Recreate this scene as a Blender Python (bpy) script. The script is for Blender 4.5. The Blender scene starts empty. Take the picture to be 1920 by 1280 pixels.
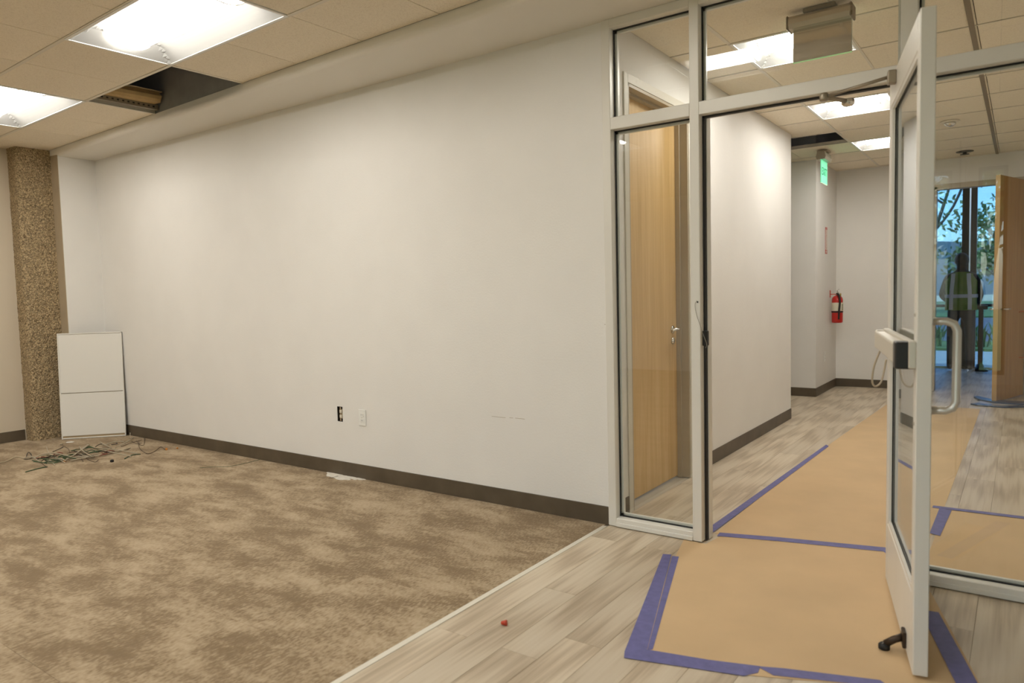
import bpy, bmesh, math, random
from mathutils import Vector, Matrix, noise
random.seed(7)
S = bpy.context.scene
COL = S.collection

# ------------------------------------------------------------------ camera
CAM = Vector((1.8293, -3.4359, 1.2762))
RT = Vector((0.81341508, 0.58116484, -0.02456307))
UP = Vector((-0.01767704, 0.06690521, 0.99760273))
FW = Vector((-0.58141503, 0.8110309, -0.06469498))
FPX = 1336.675
cam = bpy.data.cameras.new('camera'); camo = bpy.data.objects.new('camera', cam); COL.objects.link(camo)
m = Matrix.Identity(4)
for i in range(3):
    m[i][0] = RT[i]; m[i][1] = UP[i]; m[i][2] = -FW[i]; m[i][3] = CAM[i]
camo.matrix_world = m
cam.sensor_width = 36; cam.lens = FPX / 1920 * 36; cam.clip_start = .05; cam.clip_end = 500
cam.dof.use_dof = True; cam.dof.focus_distance = 5.0; cam.dof.aperture_fstop = 2.6
S.camera = camo

# ------------------------------------------------------------------ world, sun, exposure
W = bpy.data.worlds.new('world'); S.world = W; W.use_nodes = True
nt = W.node_tree
sky = nt.nodes.new('ShaderNodeTexSky'); sky.sky_type = 'NISHITA'; sky.sun_disc = False
sky.sun_elevation = math.radians(48); sky.sun_rotation = math.radians(-80); sky.ozone_density = 2.0
bg = nt.nodes['Background']; nt.links.new(sky.outputs[0], bg.inputs[0]); bg.inputs[1].default_value = 0.55
sun = bpy.data.lights.new('sun', 'SUN'); sun.energy = 5.0; sun.angle = .009; sun.color = (1, .95, .86)
suno = bpy.data.objects.new('sun', sun); COL.objects.link(suno)
suno.rotation_euler = Vector((.80, .18, -.85)).to_track_quat('-Z', 'Y').to_euler()
vs = S.view_settings
vs.view_transform = 'Standard'; vs.look = 'None'; vs.gamma = 1; vs.use_curve_mapping = False
vs.exposure = 0.19
S.cycles.max_bounces = 7; S.cycles.transparent_max_bounces = 12
LAMP = 18.0                       # troffer lens radiance
LAMPCOL = (1.0, .965, .895)

# ------------------------------------------------------------------ helpers
def px(x, y, ax, v):
    """photo pixel -> point on the plane axis=v"""
    d = FW + RT * ((x - 960) / FPX) - UP * ((y - 640) / FPX)
    i = 'xyz'.index(ax)
    return CAM + d * ((v - CAM[i]) / d[i])

MATS = {}
def nmat(name):
    mt = bpy.data.materials.new(name); mt.use_nodes = True
    return mt, mt.node_tree, mt.node_tree.nodes['Principled BSDF']
def mat(name, col, rough=.6, metal=0, spec=.5, noise_amt=0, nscale=20, bump=0, bscale=200, bdist=.002, emit=0, stretch=(1, 1, 1), rnd=0, detail=4):
    """principled material with optional procedural mottling (value), fine bump and per-object variation"""
    if name in MATS: return MATS[name]
    mt, t, b = nmat(name); MATS[name] = mt
    c = (*col, 1)
    b.inputs['Base Color'].default_value = c; b.inputs['Roughness'].default_value = rough
    b.inputs['Metallic'].default_value = metal; b.inputs['Specular IOR Level'].default_value = spec
    L = t.links.new
    tc = t.nodes.new('ShaderNodeTexCoord'); mp = t.nodes.new('ShaderNodeMapping'); mp.inputs['Scale'].default_value = stretch
    L(tc.outputs['Object'], mp.inputs['Vector'])
    if noise_amt or rnd:
        n = t.nodes.new('ShaderNodeTexNoise'); n.inputs['Scale'].default_value = nscale; n.inputs['Detail'].default_value = detail
        L(mp.outputs[0], n.inputs['Vector'])
        mr = t.nodes.new('ShaderNodeMapRange'); mr.inputs[1].default_value = .25; mr.inputs[2].default_value = .75
        mr.inputs[3].default_value = 1 - noise_amt; mr.inputs[4].default_value = 1 + noise_amt
        L(n.outputs[0], mr.inputs[0])
        hs = t.nodes.new('ShaderNodeHueSaturation'); hs.inputs['Color'].default_value = c
        if rnd:
            oi = t.nodes.new('ShaderNodeObjectInfo'); m2 = t.nodes.new('ShaderNodeMapRange')
            m2.inputs[3].default_value = 1 - rnd; m2.inputs[4].default_value = 1 + rnd
            L(oi.outputs['Random'], m2.inputs[0])
            mu = t.nodes.new('ShaderNodeMath'); mu.operation = 'MULTIPLY'
            L(mr.outputs[0], mu.inputs[0]); L(m2.outputs[0], mu.inputs[1]); L(mu.outputs[0], hs.inputs['Value'])
        else: L(mr.outputs[0], hs.inputs['Value'])
        L(hs.outputs[0], b.inputs['Base Color'])
    if bump:
        n2 = t.nodes.new('ShaderNodeTexNoise'); n2.inputs['Scale'].default_value = bscale; n2.inputs['Detail'].default_value = 3
        L(mp.outputs[0], n2.inputs['Vector'])
        bp = t.nodes.new('ShaderNodeBump'); bp.inputs['Strength'].default_value = bump; bp.inputs['Distance'].default_value = bdist
        L(n2.outputs[0], bp.inputs['Height']); L(bp.outputs[0], b.inputs['Normal'])
    if emit:
        b.inputs['Emission Color'].default_value = c; b.inputs['Emission Strength'].default_value = emit
    return mt

def glassmat(name, tint, f0=.05, rough=0.0):
    mt = bpy.data.materials.new(name); mt.use_nodes = True; t = mt.node_tree; t.nodes.clear(); L = t.links.new
    out = t.nodes.new('ShaderNodeOutputMaterial'); mx = t.nodes.new('ShaderNodeMixShader')
    tr = t.nodes.new('ShaderNodeBsdfTransparent'); tr.inputs[0].default_value = (*tint, 1)
    gl = t.nodes.new('ShaderNodeBsdfGlossy'); gl.inputs['Roughness'].default_value = rough; gl.inputs[0].default_value = (.95, .97, 1, 1)
    lw = t.nodes.new('ShaderNodeLayerWeight'); lw.inputs[0].default_value = .5
    pw = t.nodes.new('ShaderNodeMath'); pw.operation = 'POWER'; pw.inputs[1].default_value = 5
    ma = t.nodes.new('ShaderNodeMath'); ma.operation = 'MULTIPLY_ADD'; ma.inputs[1].default_value = 1 - f0; ma.inputs[2].default_value = f0
    L(lw.outputs['Facing'], pw.inputs[0]); L(pw.outputs[0], ma.inputs[0]); L(ma.outputs[0], mx.inputs[0])
    L(tr.outputs[0], mx.inputs[1]); L(gl.outputs[0], mx.inputs[2]); L(mx.outputs[0], out.inputs[0])
    return mt

def ramp(t, stops):
    r = t.nodes.new('ShaderNodeValToRGB'); e = r.color_ramp.elements
    while len(e) < len(stops): e.new(.5)
    for i, (p, c) in enumerate(stops): e[i].position = p; e[i].color = (*c, 1)
    return r

def srgb(r, g, b):
    f = lambda v: (v / 255 / 12.92) if v <= 10 else ((v / 255 + .055) / 1.055) ** 2.4
    return (f(r), f(g), f(b))

def bm_obj(name, bm, material, parent=None, local=False, smooth=False, kind=None):
    me = bpy.data.meshes.new(name); bm.normal_update(); bm.to_mesh(me); bm.free()
    return me_obj(name, me, material, parent, local, smooth, kind)
def me_obj(name, me, material, parent=None, local=False, smooth=False, kind=None):
    if material is not None and not me.materials: me.materials.append(material)
    if smooth:
        for p in me.polygons: p.use_smooth = True
    o = bpy.data.objects.new(name, me); COL.objects.link(o)
    if parent is not None:
        o.parent = parent
        if not local: o.matrix_parent_inverse = parent.matrix_basis.inverted()
    if kind: o['kind'] = kind
    return o
def tag(o, label=None, cat=None, group=None, kind=None):
    if label: o['label'] = label
    if cat: o['category'] = cat
    if group: o['group'] = group
    if kind: o['kind'] = kind
    return o
def empty(name, loc=(0, 0, 0), rz=0, label=None, cat=None, group=None, kind=None):
    o = bpy.data.objects.new(name, None); COL.objects.link(o); o.empty_display_size = .1
    o.location = loc; o.rotation_euler = (0, 0, rz)
    o.matrix_basis = Matrix.Translation(loc) @ Matrix.Rotation(rz, 4, 'Z')
    return tag(o, label, cat, group, kind)

def add_box(bm, x0, x1, y0, y1, z0, z1, bev=0, seg=1):
    r = bmesh.ops.create_cube(bm, size=1)
    vs_ = r['verts']
    for v in vs_:
        v.co = Vector(((x0 + x1) / 2 + v.co.x * (x1 - x0), (y0 + y1) / 2 + v.co.y * (y1 - y0), (z0 + z1) / 2 + v.co.z * (z1 - z0)))
    if bev:
        es = list({e for v in vs_ for e in v.link_edges})
        bmesh.ops.bevel(bm, geom=es, offset=bev, segments=seg, affect='EDGES', profile=.5)
    return bm
def box(name, x0, x1, y0, y1, z0, z1, material, parent=None, bev=0, local=False, kind=None, seg=1):
    return bm_obj(name, add_box(bmesh.new(), x0, x1, y0, y1, z0, z1, bev, seg), material, parent, local, kind=kind)
def boxes(name, L, material, parent=None, bev=0, local=False, kind=None):
    bm = bmesh.new()
    for b in L: add_box(bm, *b, bev)
    return bm_obj(name, bm, material, parent, local, kind=kind)
def add_prism(bm, pts, z0, z1):
    a = [bm.verts.new((p[0], p[1], z0)) for p in pts]; b = [bm.verts.new((p[0], p[1], z1)) for p in pts]
    n = len(pts); bm.faces.new(a[::-1]); bm.faces.new(b)
    for i in range(n): bm.faces.new((a[i], a[(i + 1) % n], b[(i + 1) % n], b[i]))
    bmesh.ops.recalc_face_normals(bm, faces=bm.faces[:])
    return bm
def add_tube(bm, pts, r, n=8, caps=True, radii=None):
    pts = [Vector(p) for p in pts]; rings = []
    prev = None
    for i, p in enumerate(pts):
        t = (pts[min(i + 1, len(pts) - 1)] - pts[max(i - 1, 0)]).normalized()
        if prev is None:
            a = t.orthogonal().normalized()
        else:
            a = (prev - t * prev.dot(t))
            a = a.normalized() if a.length > 1e-5 else t.orthogonal().normalized()
        prev = a; b = t.cross(a); rr = radii[i] if radii else r
        rings.append([bm.verts.new(p + (a * math.cos(2 * math.pi * k / n) + b * math.sin(2 * math.pi * k / n)) * rr) for k in range(n)])
    for i in range(len(rings) - 1):
        for k in range(n): bm.faces.new((rings[i][k], rings[i][(k + 1) % n], rings[i + 1][(k + 1) % n], rings[i + 1][k]))
    if caps: bm.faces.new(rings[0][::-1]); bm.faces.new(rings[-1])
    return bm
def smooth_path(pts, sub=5):
    pts = [Vector(p) for p in pts]; out = []
    for i in range(len(pts) - 1):
        p0 = pts[max(i - 1, 0)]; p1 = pts[i]; p2 = pts[i + 1]; p3 = pts[min(i + 2, len(pts) - 1)]
        for k in range(sub):
            t = k / sub
            out.append(.5 * ((2 * p1) + (p2 - p0) * t + (2 * p0 - 5 * p1 + 4 * p2 - p3) * t * t + (3 * p1 - p0 - 3 * p2 + p3) * t ** 3))
    out.append(pts[-1]); return out
def add_lathe(bm, prof, c=(0, 0, 0), n=20, axis='z'):
    rings = []
    for r, z in prof:
        ring = []
        for k in range(n):
            a = 2 * math.pi * k / n; x, y = r * math.cos(a), r * math.sin(a)
            v = {'z': (x, y, z), 'x': (z, x, y), 'y': (y, z, x)}[axis]
            ring.append(bm.verts.new((c[0] + v[0], c[1] + v[1], c[2] + v[2])))
        rings.append(ring)
    for i in range(len(rings) - 1):
        for k in range(n): bm.faces.new((rings[i][k], rings[i][(k + 1) % n], rings[i + 1][(k + 1) % n], rings[i + 1][k]))
    bm.faces.new(rings[0][::-1]); bm.faces.new(rings[-1])
    bmesh.ops.recalc_face_normals(bm, faces=bm.faces[:])
    return bm
def text_mesh(s, size, depth):
    cu = bpy.data.curves.new('txt', 'FONT'); cu.body = s; cu.size = size; cu.extrude = depth; cu.align_x = 'CENTER'; cu.align_y = 'CENTER'
    to = bpy.data.objects.new('txt', cu); COL.objects.link(to)
    bpy.context.view_layer.update()
    me = bpy.data.meshes.new_from_object(to.evaluated_get(bpy.context.evaluated_depsgraph_get()))
    bpy.data.objects.remove(to); bpy.data.curves.remove(cu)
    return me

# ------------------------------------------------------------------ materials
M_wall = mat('wall_paint', (.83, .808, .77), .7, spec=.3, noise_amt=.02, nscale=3, bump=.25, bscale=90, bdist=.003)
M_soffit = mat('soffit_paint', (.82, .785, .715), .7, spec=.3, bump=.12, bscale=90)
M_return = mat('tan_return', (.46, .37, .25), .75, noise_amt=.06, nscale=8)  # tan for the stub wall's end, darker than its white face
M_base = mat('rubber_base', (.105, .080, .052), .45, noise_amt=.22, nscale=6, bump=.1, bscale=60)
M_alu = mat('satin_aluminium', (.80, .775, .715), .42, metal=.12, noise_amt=.03, nscale=5, stretch=(1, 1, .2))
M_black = mat('black_gasket', (.012, .011, .010), .6)
M_tee = mat('ceiling_tee_enamel', (.74, .67, .55), .45)
M_brown = mat('brown_ceiling_strip', (.22, .165, .10), .5)
M_white = mat('white_enamel', (.86, .85, .81), .4)
M_chrome = mat('brushed_nickel', (.72, .70, .66), .25, metal=1)
M_glass = glassmat('clear_glass', (.965, .975, .965), .055)
M_tint = glassmat('tinted_glass', (.40, .56, .70), .05)
M_bronze = mat('dark_bronze_frame', (.018, .016, .014), .4, metal=.5)
M_kraft = mat('kraft_board', (.64, .455, .255), .75, noise_amt=.07, nscale=3.0, bump=.06, bscale=140, detail=8)
M_tape = mat('blue_masking_tape', (.135, .135, .34), .6, noise_amt=.18, nscale=30, bump=.3, bscale=120)
M_hm = mat('greige_door_frame', (.47, .40, .30), .45)
M_casing = mat('casing_lit_tone', (.72, .68, .59), .5)  # the frame's greige made paler, light on its faces put into the colour
M_dark = mat('plenum_dark', (.03, .03, .034), .9)
M_gyp = mat('grey_board_back', (.34, .33, .315), .85, noise_amt=.15, nscale=6)
M_lens = mat('lit_lens', LAMPCOL, .5, emit=LAMP)
M_lens2 = mat('lit_corridor_lens', LAMPCOL, .5, emit=LAMP * 2.0)
M_refl_w = mat('troffer_reflector', (.36, .355, .34), .5)

def tile_mat():
    mt, t, b = nmat('ceiling_tile'); L = t.links.new
    tc = t.nodes.new('ShaderNodeTexCoord'); n = t.nodes.new('ShaderNodeTexNoise'); n.inputs['Scale'].default_value = 160; n.inputs['Detail'].default_value = 5
    L(tc.outputs['Object'], n.inputs['Vector'])
    r = ramp(t, [(.30, (.75, .655, .51)), (.5, (.88, .785, .63)), (.8, (.90, .81, .66))]); L(n.outputs[0], r.inputs[0])
    hs = t.nodes.new('ShaderNodeHueSaturation'); oi = t.nodes.new('ShaderNodeObjectInfo'); m2 = t.nodes.new('ShaderNodeMapRange')
    m2.inputs[3].default_value = .97; m2.inputs[4].default_value = 1.03; L(oi.outputs['Random'], m2.inputs[0]); L(m2.outputs[0], hs.inputs['Value'])
    L(r.outputs[0], hs.inputs['Color']); L(hs.outputs[0], b.inputs['Base Color']); b.inputs['Roughness'].default_value = .9
    bp = t.nodes.new('ShaderNodeBump'); bp.inputs['Strength'].default_value = .3; bp.inputs['Distance'].default_value = .002
    L(n.outputs[0], bp.inputs['Height']); L(bp.outputs[0], b.inputs['Normal']); return mt
M_tile = tile_mat()

def carpet_mat():
    mt, t, b = nmat('carpet_pile'); L = t.links.new
    tc = t.nodes.new('ShaderNodeTexCoord'); oi = t.nodes.new('ShaderNodeObjectInfo')
    # world-like coordinates: tile position plus a small random shift so that seams show faintly
    add = t.nodes.new('ShaderNodeVectorMath'); add.operation = 'ADD'; L(tc.outputs['Object'], add.inputs[0]); L(oi.outputs['Location'], add.inputs[1])
    sh = t.nodes.new('ShaderNodeVectorMath'); sh.operation = 'SCALE'; sh.inputs[0].default_value = (.10, -.08, .1); L(oi.outputs['Random'], sh.inputs['Scale'])
    a2 = t.nodes.new('ShaderNodeVectorMath'); L(add.outputs[0], a2.inputs[0]); L(sh.outputs[0], a2.inputs[1])
    mp = t.nodes.new('ShaderNodeMapping'); mp.inputs['Rotation'].default_value = (0, 0, math.radians(-25)); mp.inputs['Scale'].default_value = (1, 2.0, 1); L(a2.outputs[0], mp.inputs[0])
    n1 = t.nodes.new('ShaderNodeTexNoise'); n1.inputs['Scale'].default_value = 2.8; n1.inputs['Detail'].default_value = 15; n1.inputs['Roughness'].default_value = .66; L(mp.outputs[0], n1.inputs['Vector'])
    mp2 = t.nodes.new('ShaderNodeMapping'); mp2.inputs['Scale'].default_value = (1, .35, 1); L(a2.outputs[0], mp2.inputs[0])
    n2 = t.nodes.new('ShaderNodeTexNoise'); n2.inputs['Scale'].default_value = 130; n2.inputs['Detail'].default_value = 3; L(mp2.outputs[0], n2.inputs['Vector'])
    mx = t.nodes.new('ShaderNodeMath'); mx.operation = 'MULTIPLY_ADD'; mx.inputs[1].default_value = .36; L(n2.outputs[0], mx.inputs[0])
    m3 = t.nodes.new('ShaderNodeMath'); m3.operation = 'MULTIPLY'; m3.inputs[1].default_value = .66; L(n1.outputs[0], m3.inputs[0]); L(m3.outputs[0], mx.inputs[2])
    r = ramp(t, [(.42, (.225, .157, .086)), (.49, (.295, .213, .125)), (.525, (.385, .290, .180)), (.62, (.48, .375, .248))]); L(mx.outputs[0], r.inputs[0])
    L(r.outputs[0], b.inputs['Base Color']); b.inputs['Roughness'].default_value = .95; b.inputs['Specular IOR Level'].default_value = .1
    b.inputs['Sheen Weight'].default_value = .15
    bp = t.nodes.new('ShaderNodeBump'); bp.inputs['Strength'].default_value = .6; bp.inputs['Distance'].default_value = .004
    L(n2.outputs[0], bp.inputs['Height']); L(bp.outputs[0], b.inputs['Normal']); return mt
M_carpet = carpet_mat()

def plank_mat(name='vinyl_plank'):
    mt, t, b = nmat(name); L = t.links.new
    tc = t.nodes.new('ShaderNodeTexCoord'); oi = t.nodes.new('ShaderNodeObjectInfo')
    sh = t.nodes.new('ShaderNodeVectorMath'); sh.operation = 'SCALE'; sh.inputs[0].default_value = (7, 13, 5); L(oi.outputs['Random'], sh.inputs['Scale'])
    a2 = t.nodes.new('ShaderNodeVectorMath'); L(tc.outputs['Object'], a2.inputs[0]); L(sh.outputs[0], a2.inputs[1])
    mp = t.nodes.new('ShaderNodeMapping'); mp.inputs['Scale'].default_value = (13, .8, 1); L(a2.outputs[0], mp.inputs[0])
    n1 = t.nodes.new('ShaderNodeTexNoise'); n1.inputs['Scale'].default_value = 1.3; n1.inputs['Detail'].default_value = 6; n1.inputs['Distortion'].default_value = 1.2; L(mp.outputs[0], n1.inputs['Vector'])
    mp2 = t.nodes.new('ShaderNodeMapping'); mp2.inputs['Scale'].default_value = (30, .9, 1); L(a2.outputs[0], mp2.inputs[0])
    n2 = t.nodes.new('ShaderNodeTexNoise'); n2.inputs['Scale'].default_value = 2.2; n2.inputs['Detail'].default_value = 6; L(mp2.outputs[0], n2.inputs['Vector'])
    wv = t.nodes.new('ShaderNodeTexWave'); wv.wave_type = 'RINGS'; wv.inputs['Scale'].default_value = .55; wv.inputs['Distortion'].default_value = 7; wv.inputs['Detail'].default_value = 3; wv.inputs['Detail Scale'].default_value = 1.2
    L(mp.outputs[0], wv.inputs['Vector'])
    m1 = t.nodes.new('ShaderNodeMath'); m1.operation = 'MULTIPLY_ADD'; m1.inputs[1].default_value = .50; L(n2.outputs[0], m1.inputs[0])
    m2 = t.nodes.new('ShaderNodeMath'); m2.operation = 'MULTIPLY_ADD'; m2.inputs[1].default_value = .30; L(n1.outputs[0], m2.inputs[0])
    m3 = t.nodes.new('ShaderNodeMath'); m3.operation = 'MULTIPLY'; m3.inputs[1].default_value = .22; L(wv.outputs[0], m3.inputs[0])
    L(m3.outputs[0], m2.inputs[2]); L(m2.outputs[0], m1.inputs[2])
    r = ramp(t, [(.32, (.42, .335, .235)), (.46, (.54, .445, .325)), (.55, (.62, .525, .395)), (.70, (.67, .58, .45))]); L(m1.outputs[0], r.inputs[0])
    hs = t.nodes.new('ShaderNodeHueSaturation'); mr = t.nodes.new('ShaderNodeMapRange'); mr.inputs[3].default_value = .93; mr.inputs[4].default_value = 1.05
    L(oi.outputs['Random'], mr.inputs[0]); L(mr.outputs[0], hs.inputs['Value']); L(r.outputs[0], hs.inputs['Color'])
    L(hs.outputs[0], b.inputs['Base Color']); b.inputs['Roughness'].default_value = .42; b.inputs['Specular IOR Level'].default_value = .4
    bp = t.nodes.new('ShaderNodeBump'); bp.inputs['Strength'].default_value = .12; bp.inputs['Distance'].default_value = .001
    L(n2.outputs[0], bp.inputs['Height']); L(bp.outputs[0], b.inputs['Normal']); return mt
M_plank = plank_mat()

def wood_mat(name, c0, c1, c2):
    mt, t, b = nmat(name); L = t.links.new
    tc = t.nodes.new('ShaderNodeTexCoord'); mp = t.nodes.new('ShaderNodeMapping'); mp.inputs['Scale'].default_value = (14, 14, .7); L(tc.outputs['Object'], mp.inputs[0])
    n1 = t.nodes.new('ShaderNodeTexNoise'); n1.inputs['Scale'].default_value = 1.6; n1.inputs['Detail'].default_value = 8; n1.inputs['Distortion'].default_value = .8; L(mp.outputs[0], n1.inputs['Vector'])
    r = ramp(t, [(.3, c0), (.52, c1), (.75, c2)]); L(n1.outputs[0], r.inputs[0]); L(r.outputs[0], b.inputs['Base Color']); b.inputs['Roughness'].default_value = .4
    return mt
M_maple = wood_mat('maple_veneer', (.60, .385, .155), (.68, .455, .205), (.74, .525, .26))
M_oak = wood_mat('amber_wood_veneer', (.40, .19, .035), (.48, .24, .05), (.54, .29, .075))

def aggregate_mat():
    mt, t, b = nmat('exposed_aggregate'); L = t.links.new
    tc = t.nodes.new('ShaderNodeTexCoord')
    v = t.nodes.new('ShaderNodeTexVoronoi'); v.inputs['Scale'].default_value = 95; L(tc.outputs['Object'], v.inputs['Vector'])
    n = t.nodes.new('ShaderNodeTexNoise'); n.inputs['Scale'].default_value = 40; n.inputs['Detail'].default_value = 6; L(tc.outputs['Object'], n.inputs['Vector'])
    r = ramp(t, [(.1, (.47, .36, .215)), (.45, (.41, .31, .18)), (.62, (.32, .235, .13)), (.9, (.14, .095, .05))]); L(v.outputs['Distance'], r.inputs[0])
    sp = t.nodes.new('ShaderNodeSeparateColor'); L(v.outputs['Color'], sp.inputs[0])
    mr = t.nodes.new('ShaderNodeMapRange'); mr.inputs[3].default_value = .65; mr.inputs[4].default_value = 1.45; L(sp.outputs[0], mr.inputs[0])
    hs = t.nodes.new('ShaderNodeHueSaturation'); L(mr.outputs[0], hs.inputs['Value']); L(r.outputs[0], hs.inputs['Color']); L(hs.outputs[0], b.inputs['Base Color'])
    b.inputs['Roughness'].default_value = .85
    bp = t.nodes.new('ShaderNodeBump'); bp.inputs['Strength'].default_value = .9; bp.inputs['Distance'].default_value = .008; bp.invert = True
    L(v.outputs['Distance'], bp.inputs['Height']); L(bp.outputs[0], b.inputs['Normal']); return mt
M_agg = aggregate_mat()

# ================================================================== THE SETTING
HS, HC, HC2, TOP = 2.70, 2.767, 2.742, 3.55
XL, XLEFT, XR, YF = -5.65, -5.98, 4.5, -7.3        # stub face, left wall, right wall, window wall
ST = lambda o, label, cat: tag(o, label, cat, kind='structure')

# ---- main wall with an open outlet box cut into it
wall = boxes('wall_back', [(XLEFT, -2.215, 0, .12, 0, TOP), (-2.157, 0, 0, .12, 0, TOP), (-2.215, -2.157, 0, .12, 0, .392), (-2.215, -2.157, 0, .12, .502, TOP),
                           (-2.215, -2.157, .07, .12, .392, .502)], M_wall)
ST(wall, 'long off white painted wall behind the carpet', 'wall')
M_scuff = mat('scuff_mark', (.46, .39, .31), .8)
for (a, b_) in (((922, 779), (948, 784)), ((955, 782), (962, 784)), ((966, 784), (984, 785)), ((1133, 607), (1136, 609))):
    p, q = px(*a, 'y', 0), px(*b_, 'y', 0)
    box('scuff_mark', p.x, q.x, -.0006, .0004, (p.z + q.z) / 2 - .0012, (p.z + q.z) / 2 + .0012, M_scuff, wall)
w = box('wall_left', XLEFT - .12, XLEFT, YF, .12, 0, TOP, mat('beige_wall', (.66, .575, .45), .7, spec=.3, bump=.2, bscale=90)); ST(w, 'beige side wall beside the stone column', 'wall')  # one even beige, darker than the white walls
w = box('wall_stub', XLEFT, XL, -.335, 0, 0, TOP, M_wall); ST(w, 'narrow white wall return between column and long wall', 'wall')
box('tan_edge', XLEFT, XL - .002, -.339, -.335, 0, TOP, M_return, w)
w = box('wall_right', XR, XR + .12, YF, .12, 0, TOP, M_wall); ST(w, 'off white side wall on the camera side of the room', 'wall')
w = boxes('wall_back_far', [(2.42, XR, 0, .12, 0, TOP)], M_wall); ST(w, 'off white wall beyond the glass partition', 'wall')
w = boxes('wall_above_partition', [(0, 2.42, -.01, .11, HS, TOP)], M_wall); ST(w, 'wall strip above the aluminium glass partition', 'wall')
# window wall behind the camera (its daylight is mirrored in the glass)
wins = [(-1.3, 1.07), (1.35, 1.66), (2.5, 4.2)]
L = [(XLEFT, XR, YF - .15, YF, HC - .03, TOP)]
xp = XLEFT
for a, b_ in wins: L.append((xp, a, YF - .15, YF, 0, HC - .03)); L.append((a, b_, YF - .15, YF, 0, .12)); xp = b_
L.append((xp, XR, YF - .15, YF, 0, HC - .03))
w = boxes('wall_front', L, M_wall); ST(w, 'window wall on the daylight side of the carpeted room', 'wall')
for i, (a, b_) in enumerate(wins):
    e = empty('window_%d' % (i + 3), (a, YF, .12), label='tall clear daylight window in the wall facing the long white wall', cat='window', kind='structure')
    e['group'] = 'daylight windows'
    boxes('window_frame', [(a, a + .04, YF - .1, YF - .05, .12, HC - .03), (b_ - .04, b_, YF - .1, YF - .05, .12, HC - .03), (a, b_, YF - .1, YF - .05, .12, .17),
                           (a, b_, YF - .1, YF - .05, HC - .08, HC - .03), (a, b_, YF - .1, YF - .05, 2.35, 2.42)], M_bronze, e)
    box('pane', a + .03, b_ - .03, YF - .079, YF - .073, .16, HC - .07, M_glass, e)

# ---- corridor walls
YE, YJ, YFAR, XJ = 3.80, 5.37, 6.48, -.125
CX = -.005
D0, D1, DH = .293, 1.185, 2.455        # wood door opening
w = boxes('wall_corridor_left', [(CX - .12, CX, .12, D0, 0, TOP), (CX - .12, CX, D1, YE, 0, TOP), (CX - .12, CX, D0, D1, DH, TOP)], M_wall); ST(w, 'white corridor wall holding the maple door', 'wall')
w = box('wall_cross_corridor', -3, CX - .12, YE - .12, YE, 0, TOP, M_wall); ST(w, 'white wall of the side passage', 'wall')
w = boxes('wall_jog', [(-3, XJ, YJ, YJ + .12, 0, TOP), (XJ - .12, XJ, YJ + .12, YFAR, 0, TOP)], M_wall); ST(w, 'projecting white wall corner carrying the fire extinguisher', 'wall')
w = box('wall_passage_end', -3.12, -3, YE - .12, YJ + .12, 0, TOP, M_wall); ST(w, 'white wall closing the side passage', 'wall')
OX0, OX1, OH = .93, 1.86, 2.43
w = boxes('wall_corridor_end', [(XJ - .12, OX0, YFAR, YFAR + .12, 0, TOP), (OX1, 2.42, YFAR, YFAR + .12, 0, TOP), (OX0, OX1, YFAR, YFAR + .12, OH, TOP)], M_wall); ST(w, 'cream wall across the corridor end with a tall opening', 'wall')
w = box('wall_corridor_right', 2.42, 2.54, .12, 9.4, 0, TOP, M_wall); ST(w, 'white wall on the far side of the corridor', 'wall')
w = box('wall_vestibule', .2, .32, YFAR + .12, 9.4, 0, TOP, M_wall); ST(w, 'white wall of the entrance vestibule', 'wall')

# ---- baseboards
def bb(name, L, label):
    o = boxes(name, L, M_base, bev=.0015); ST(o, label, 'baseboard'); return o
H = .1016
bb('baseboard_back', [(XL + .006, -.001, -.007, 0, 0, H)], 'dark brown rubber base along the long white wall')
bb('baseboard_left', [(XLEFT, XLEFT + .007, YF, -.645, 0, H)], 'dark brown rubber base up to the stone column')
bb('baseboard_stub', [(XL, XL + .006, -.335, -.007, 0, H)], 'dark brown rubber base behind the leaning white panel')
bb('baseboard_corridor', [(CX, CX + .006, D1 + .05, YE, 0, H), (CX, CX + .006, .12, D0 - .05, 0, H)], 'brown rubber base along the white corridor wall')
bb('baseboard_jog', [(-3, XJ + .006, YJ - .006, YJ, 0, H), (XJ, XJ + .006, YJ, YFAR, 0, H)], 'brown rubber base around the extinguisher corner')
bb('baseboard_end', [(XJ, OX0, YFAR - .006, YFAR, 0, H)], 'brown rubber base across the corridor end')
bb('baseboard_right', [(XR - .006, XR, YF, 0, 0, H), (2.46, XR, -.006, 0, 0, H)], 'dark brown rubber base on the camera side')

# ---- floor: slab, carpet tiles, planks, metal strip
floor = box('floor', XLEFT - .2, XR + .2, YF - .2, 9.45, -.2, -.006, mat('concrete_slab', (.45, .39, .30), .8, noise_amt=.1, nscale=4))
ST(floor, 'floor of grey beige wood planks and brown carpet tiles', 'floor')
T = .6096
def quad_tile(name, x0, x1, y0, y1, z0, z1, material, parent, bev, cache):
    k = (round(x1 - x0, 4), round(y1 - y0, 4))
    if k not in cache:
        bm = add_box(bmesh.new(), -k[0] / 2, k[0] / 2, -k[1] / 2, k[1] / 2, z0 - z1, 0, bev)
        me = bpy.data.meshes.new(name); bm.to_mesh(me); bm.free(); me.materials.append(material); cache[k] = me
    o = bpy.data.objects.new(name, cache[k]); COL.objects.link(o); o.location = ((x0 + x1) / 2, (y0 + y1) / 2, z1); o.parent = parent
    return o
cache = {}
XC = -.022
nx = int((XC - XLEFT) / T) + 1
for i in range(nx):
    x1 = XC - i * T; x0 = max(x1 - T, XLEFT)
    for j in range(12):
        y1 = -j * T; y0 = max(y1 - T, YF)
        if x1 - x0 > .02: quad_tile('carpet_tile', x0 + .0004, x1 - .0004, y0 + .0004, y1 - .0004, -.006, .0, M_carpet, floor, .0008, cache)
cache = {}
PW, PL = .155, 1.22
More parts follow.
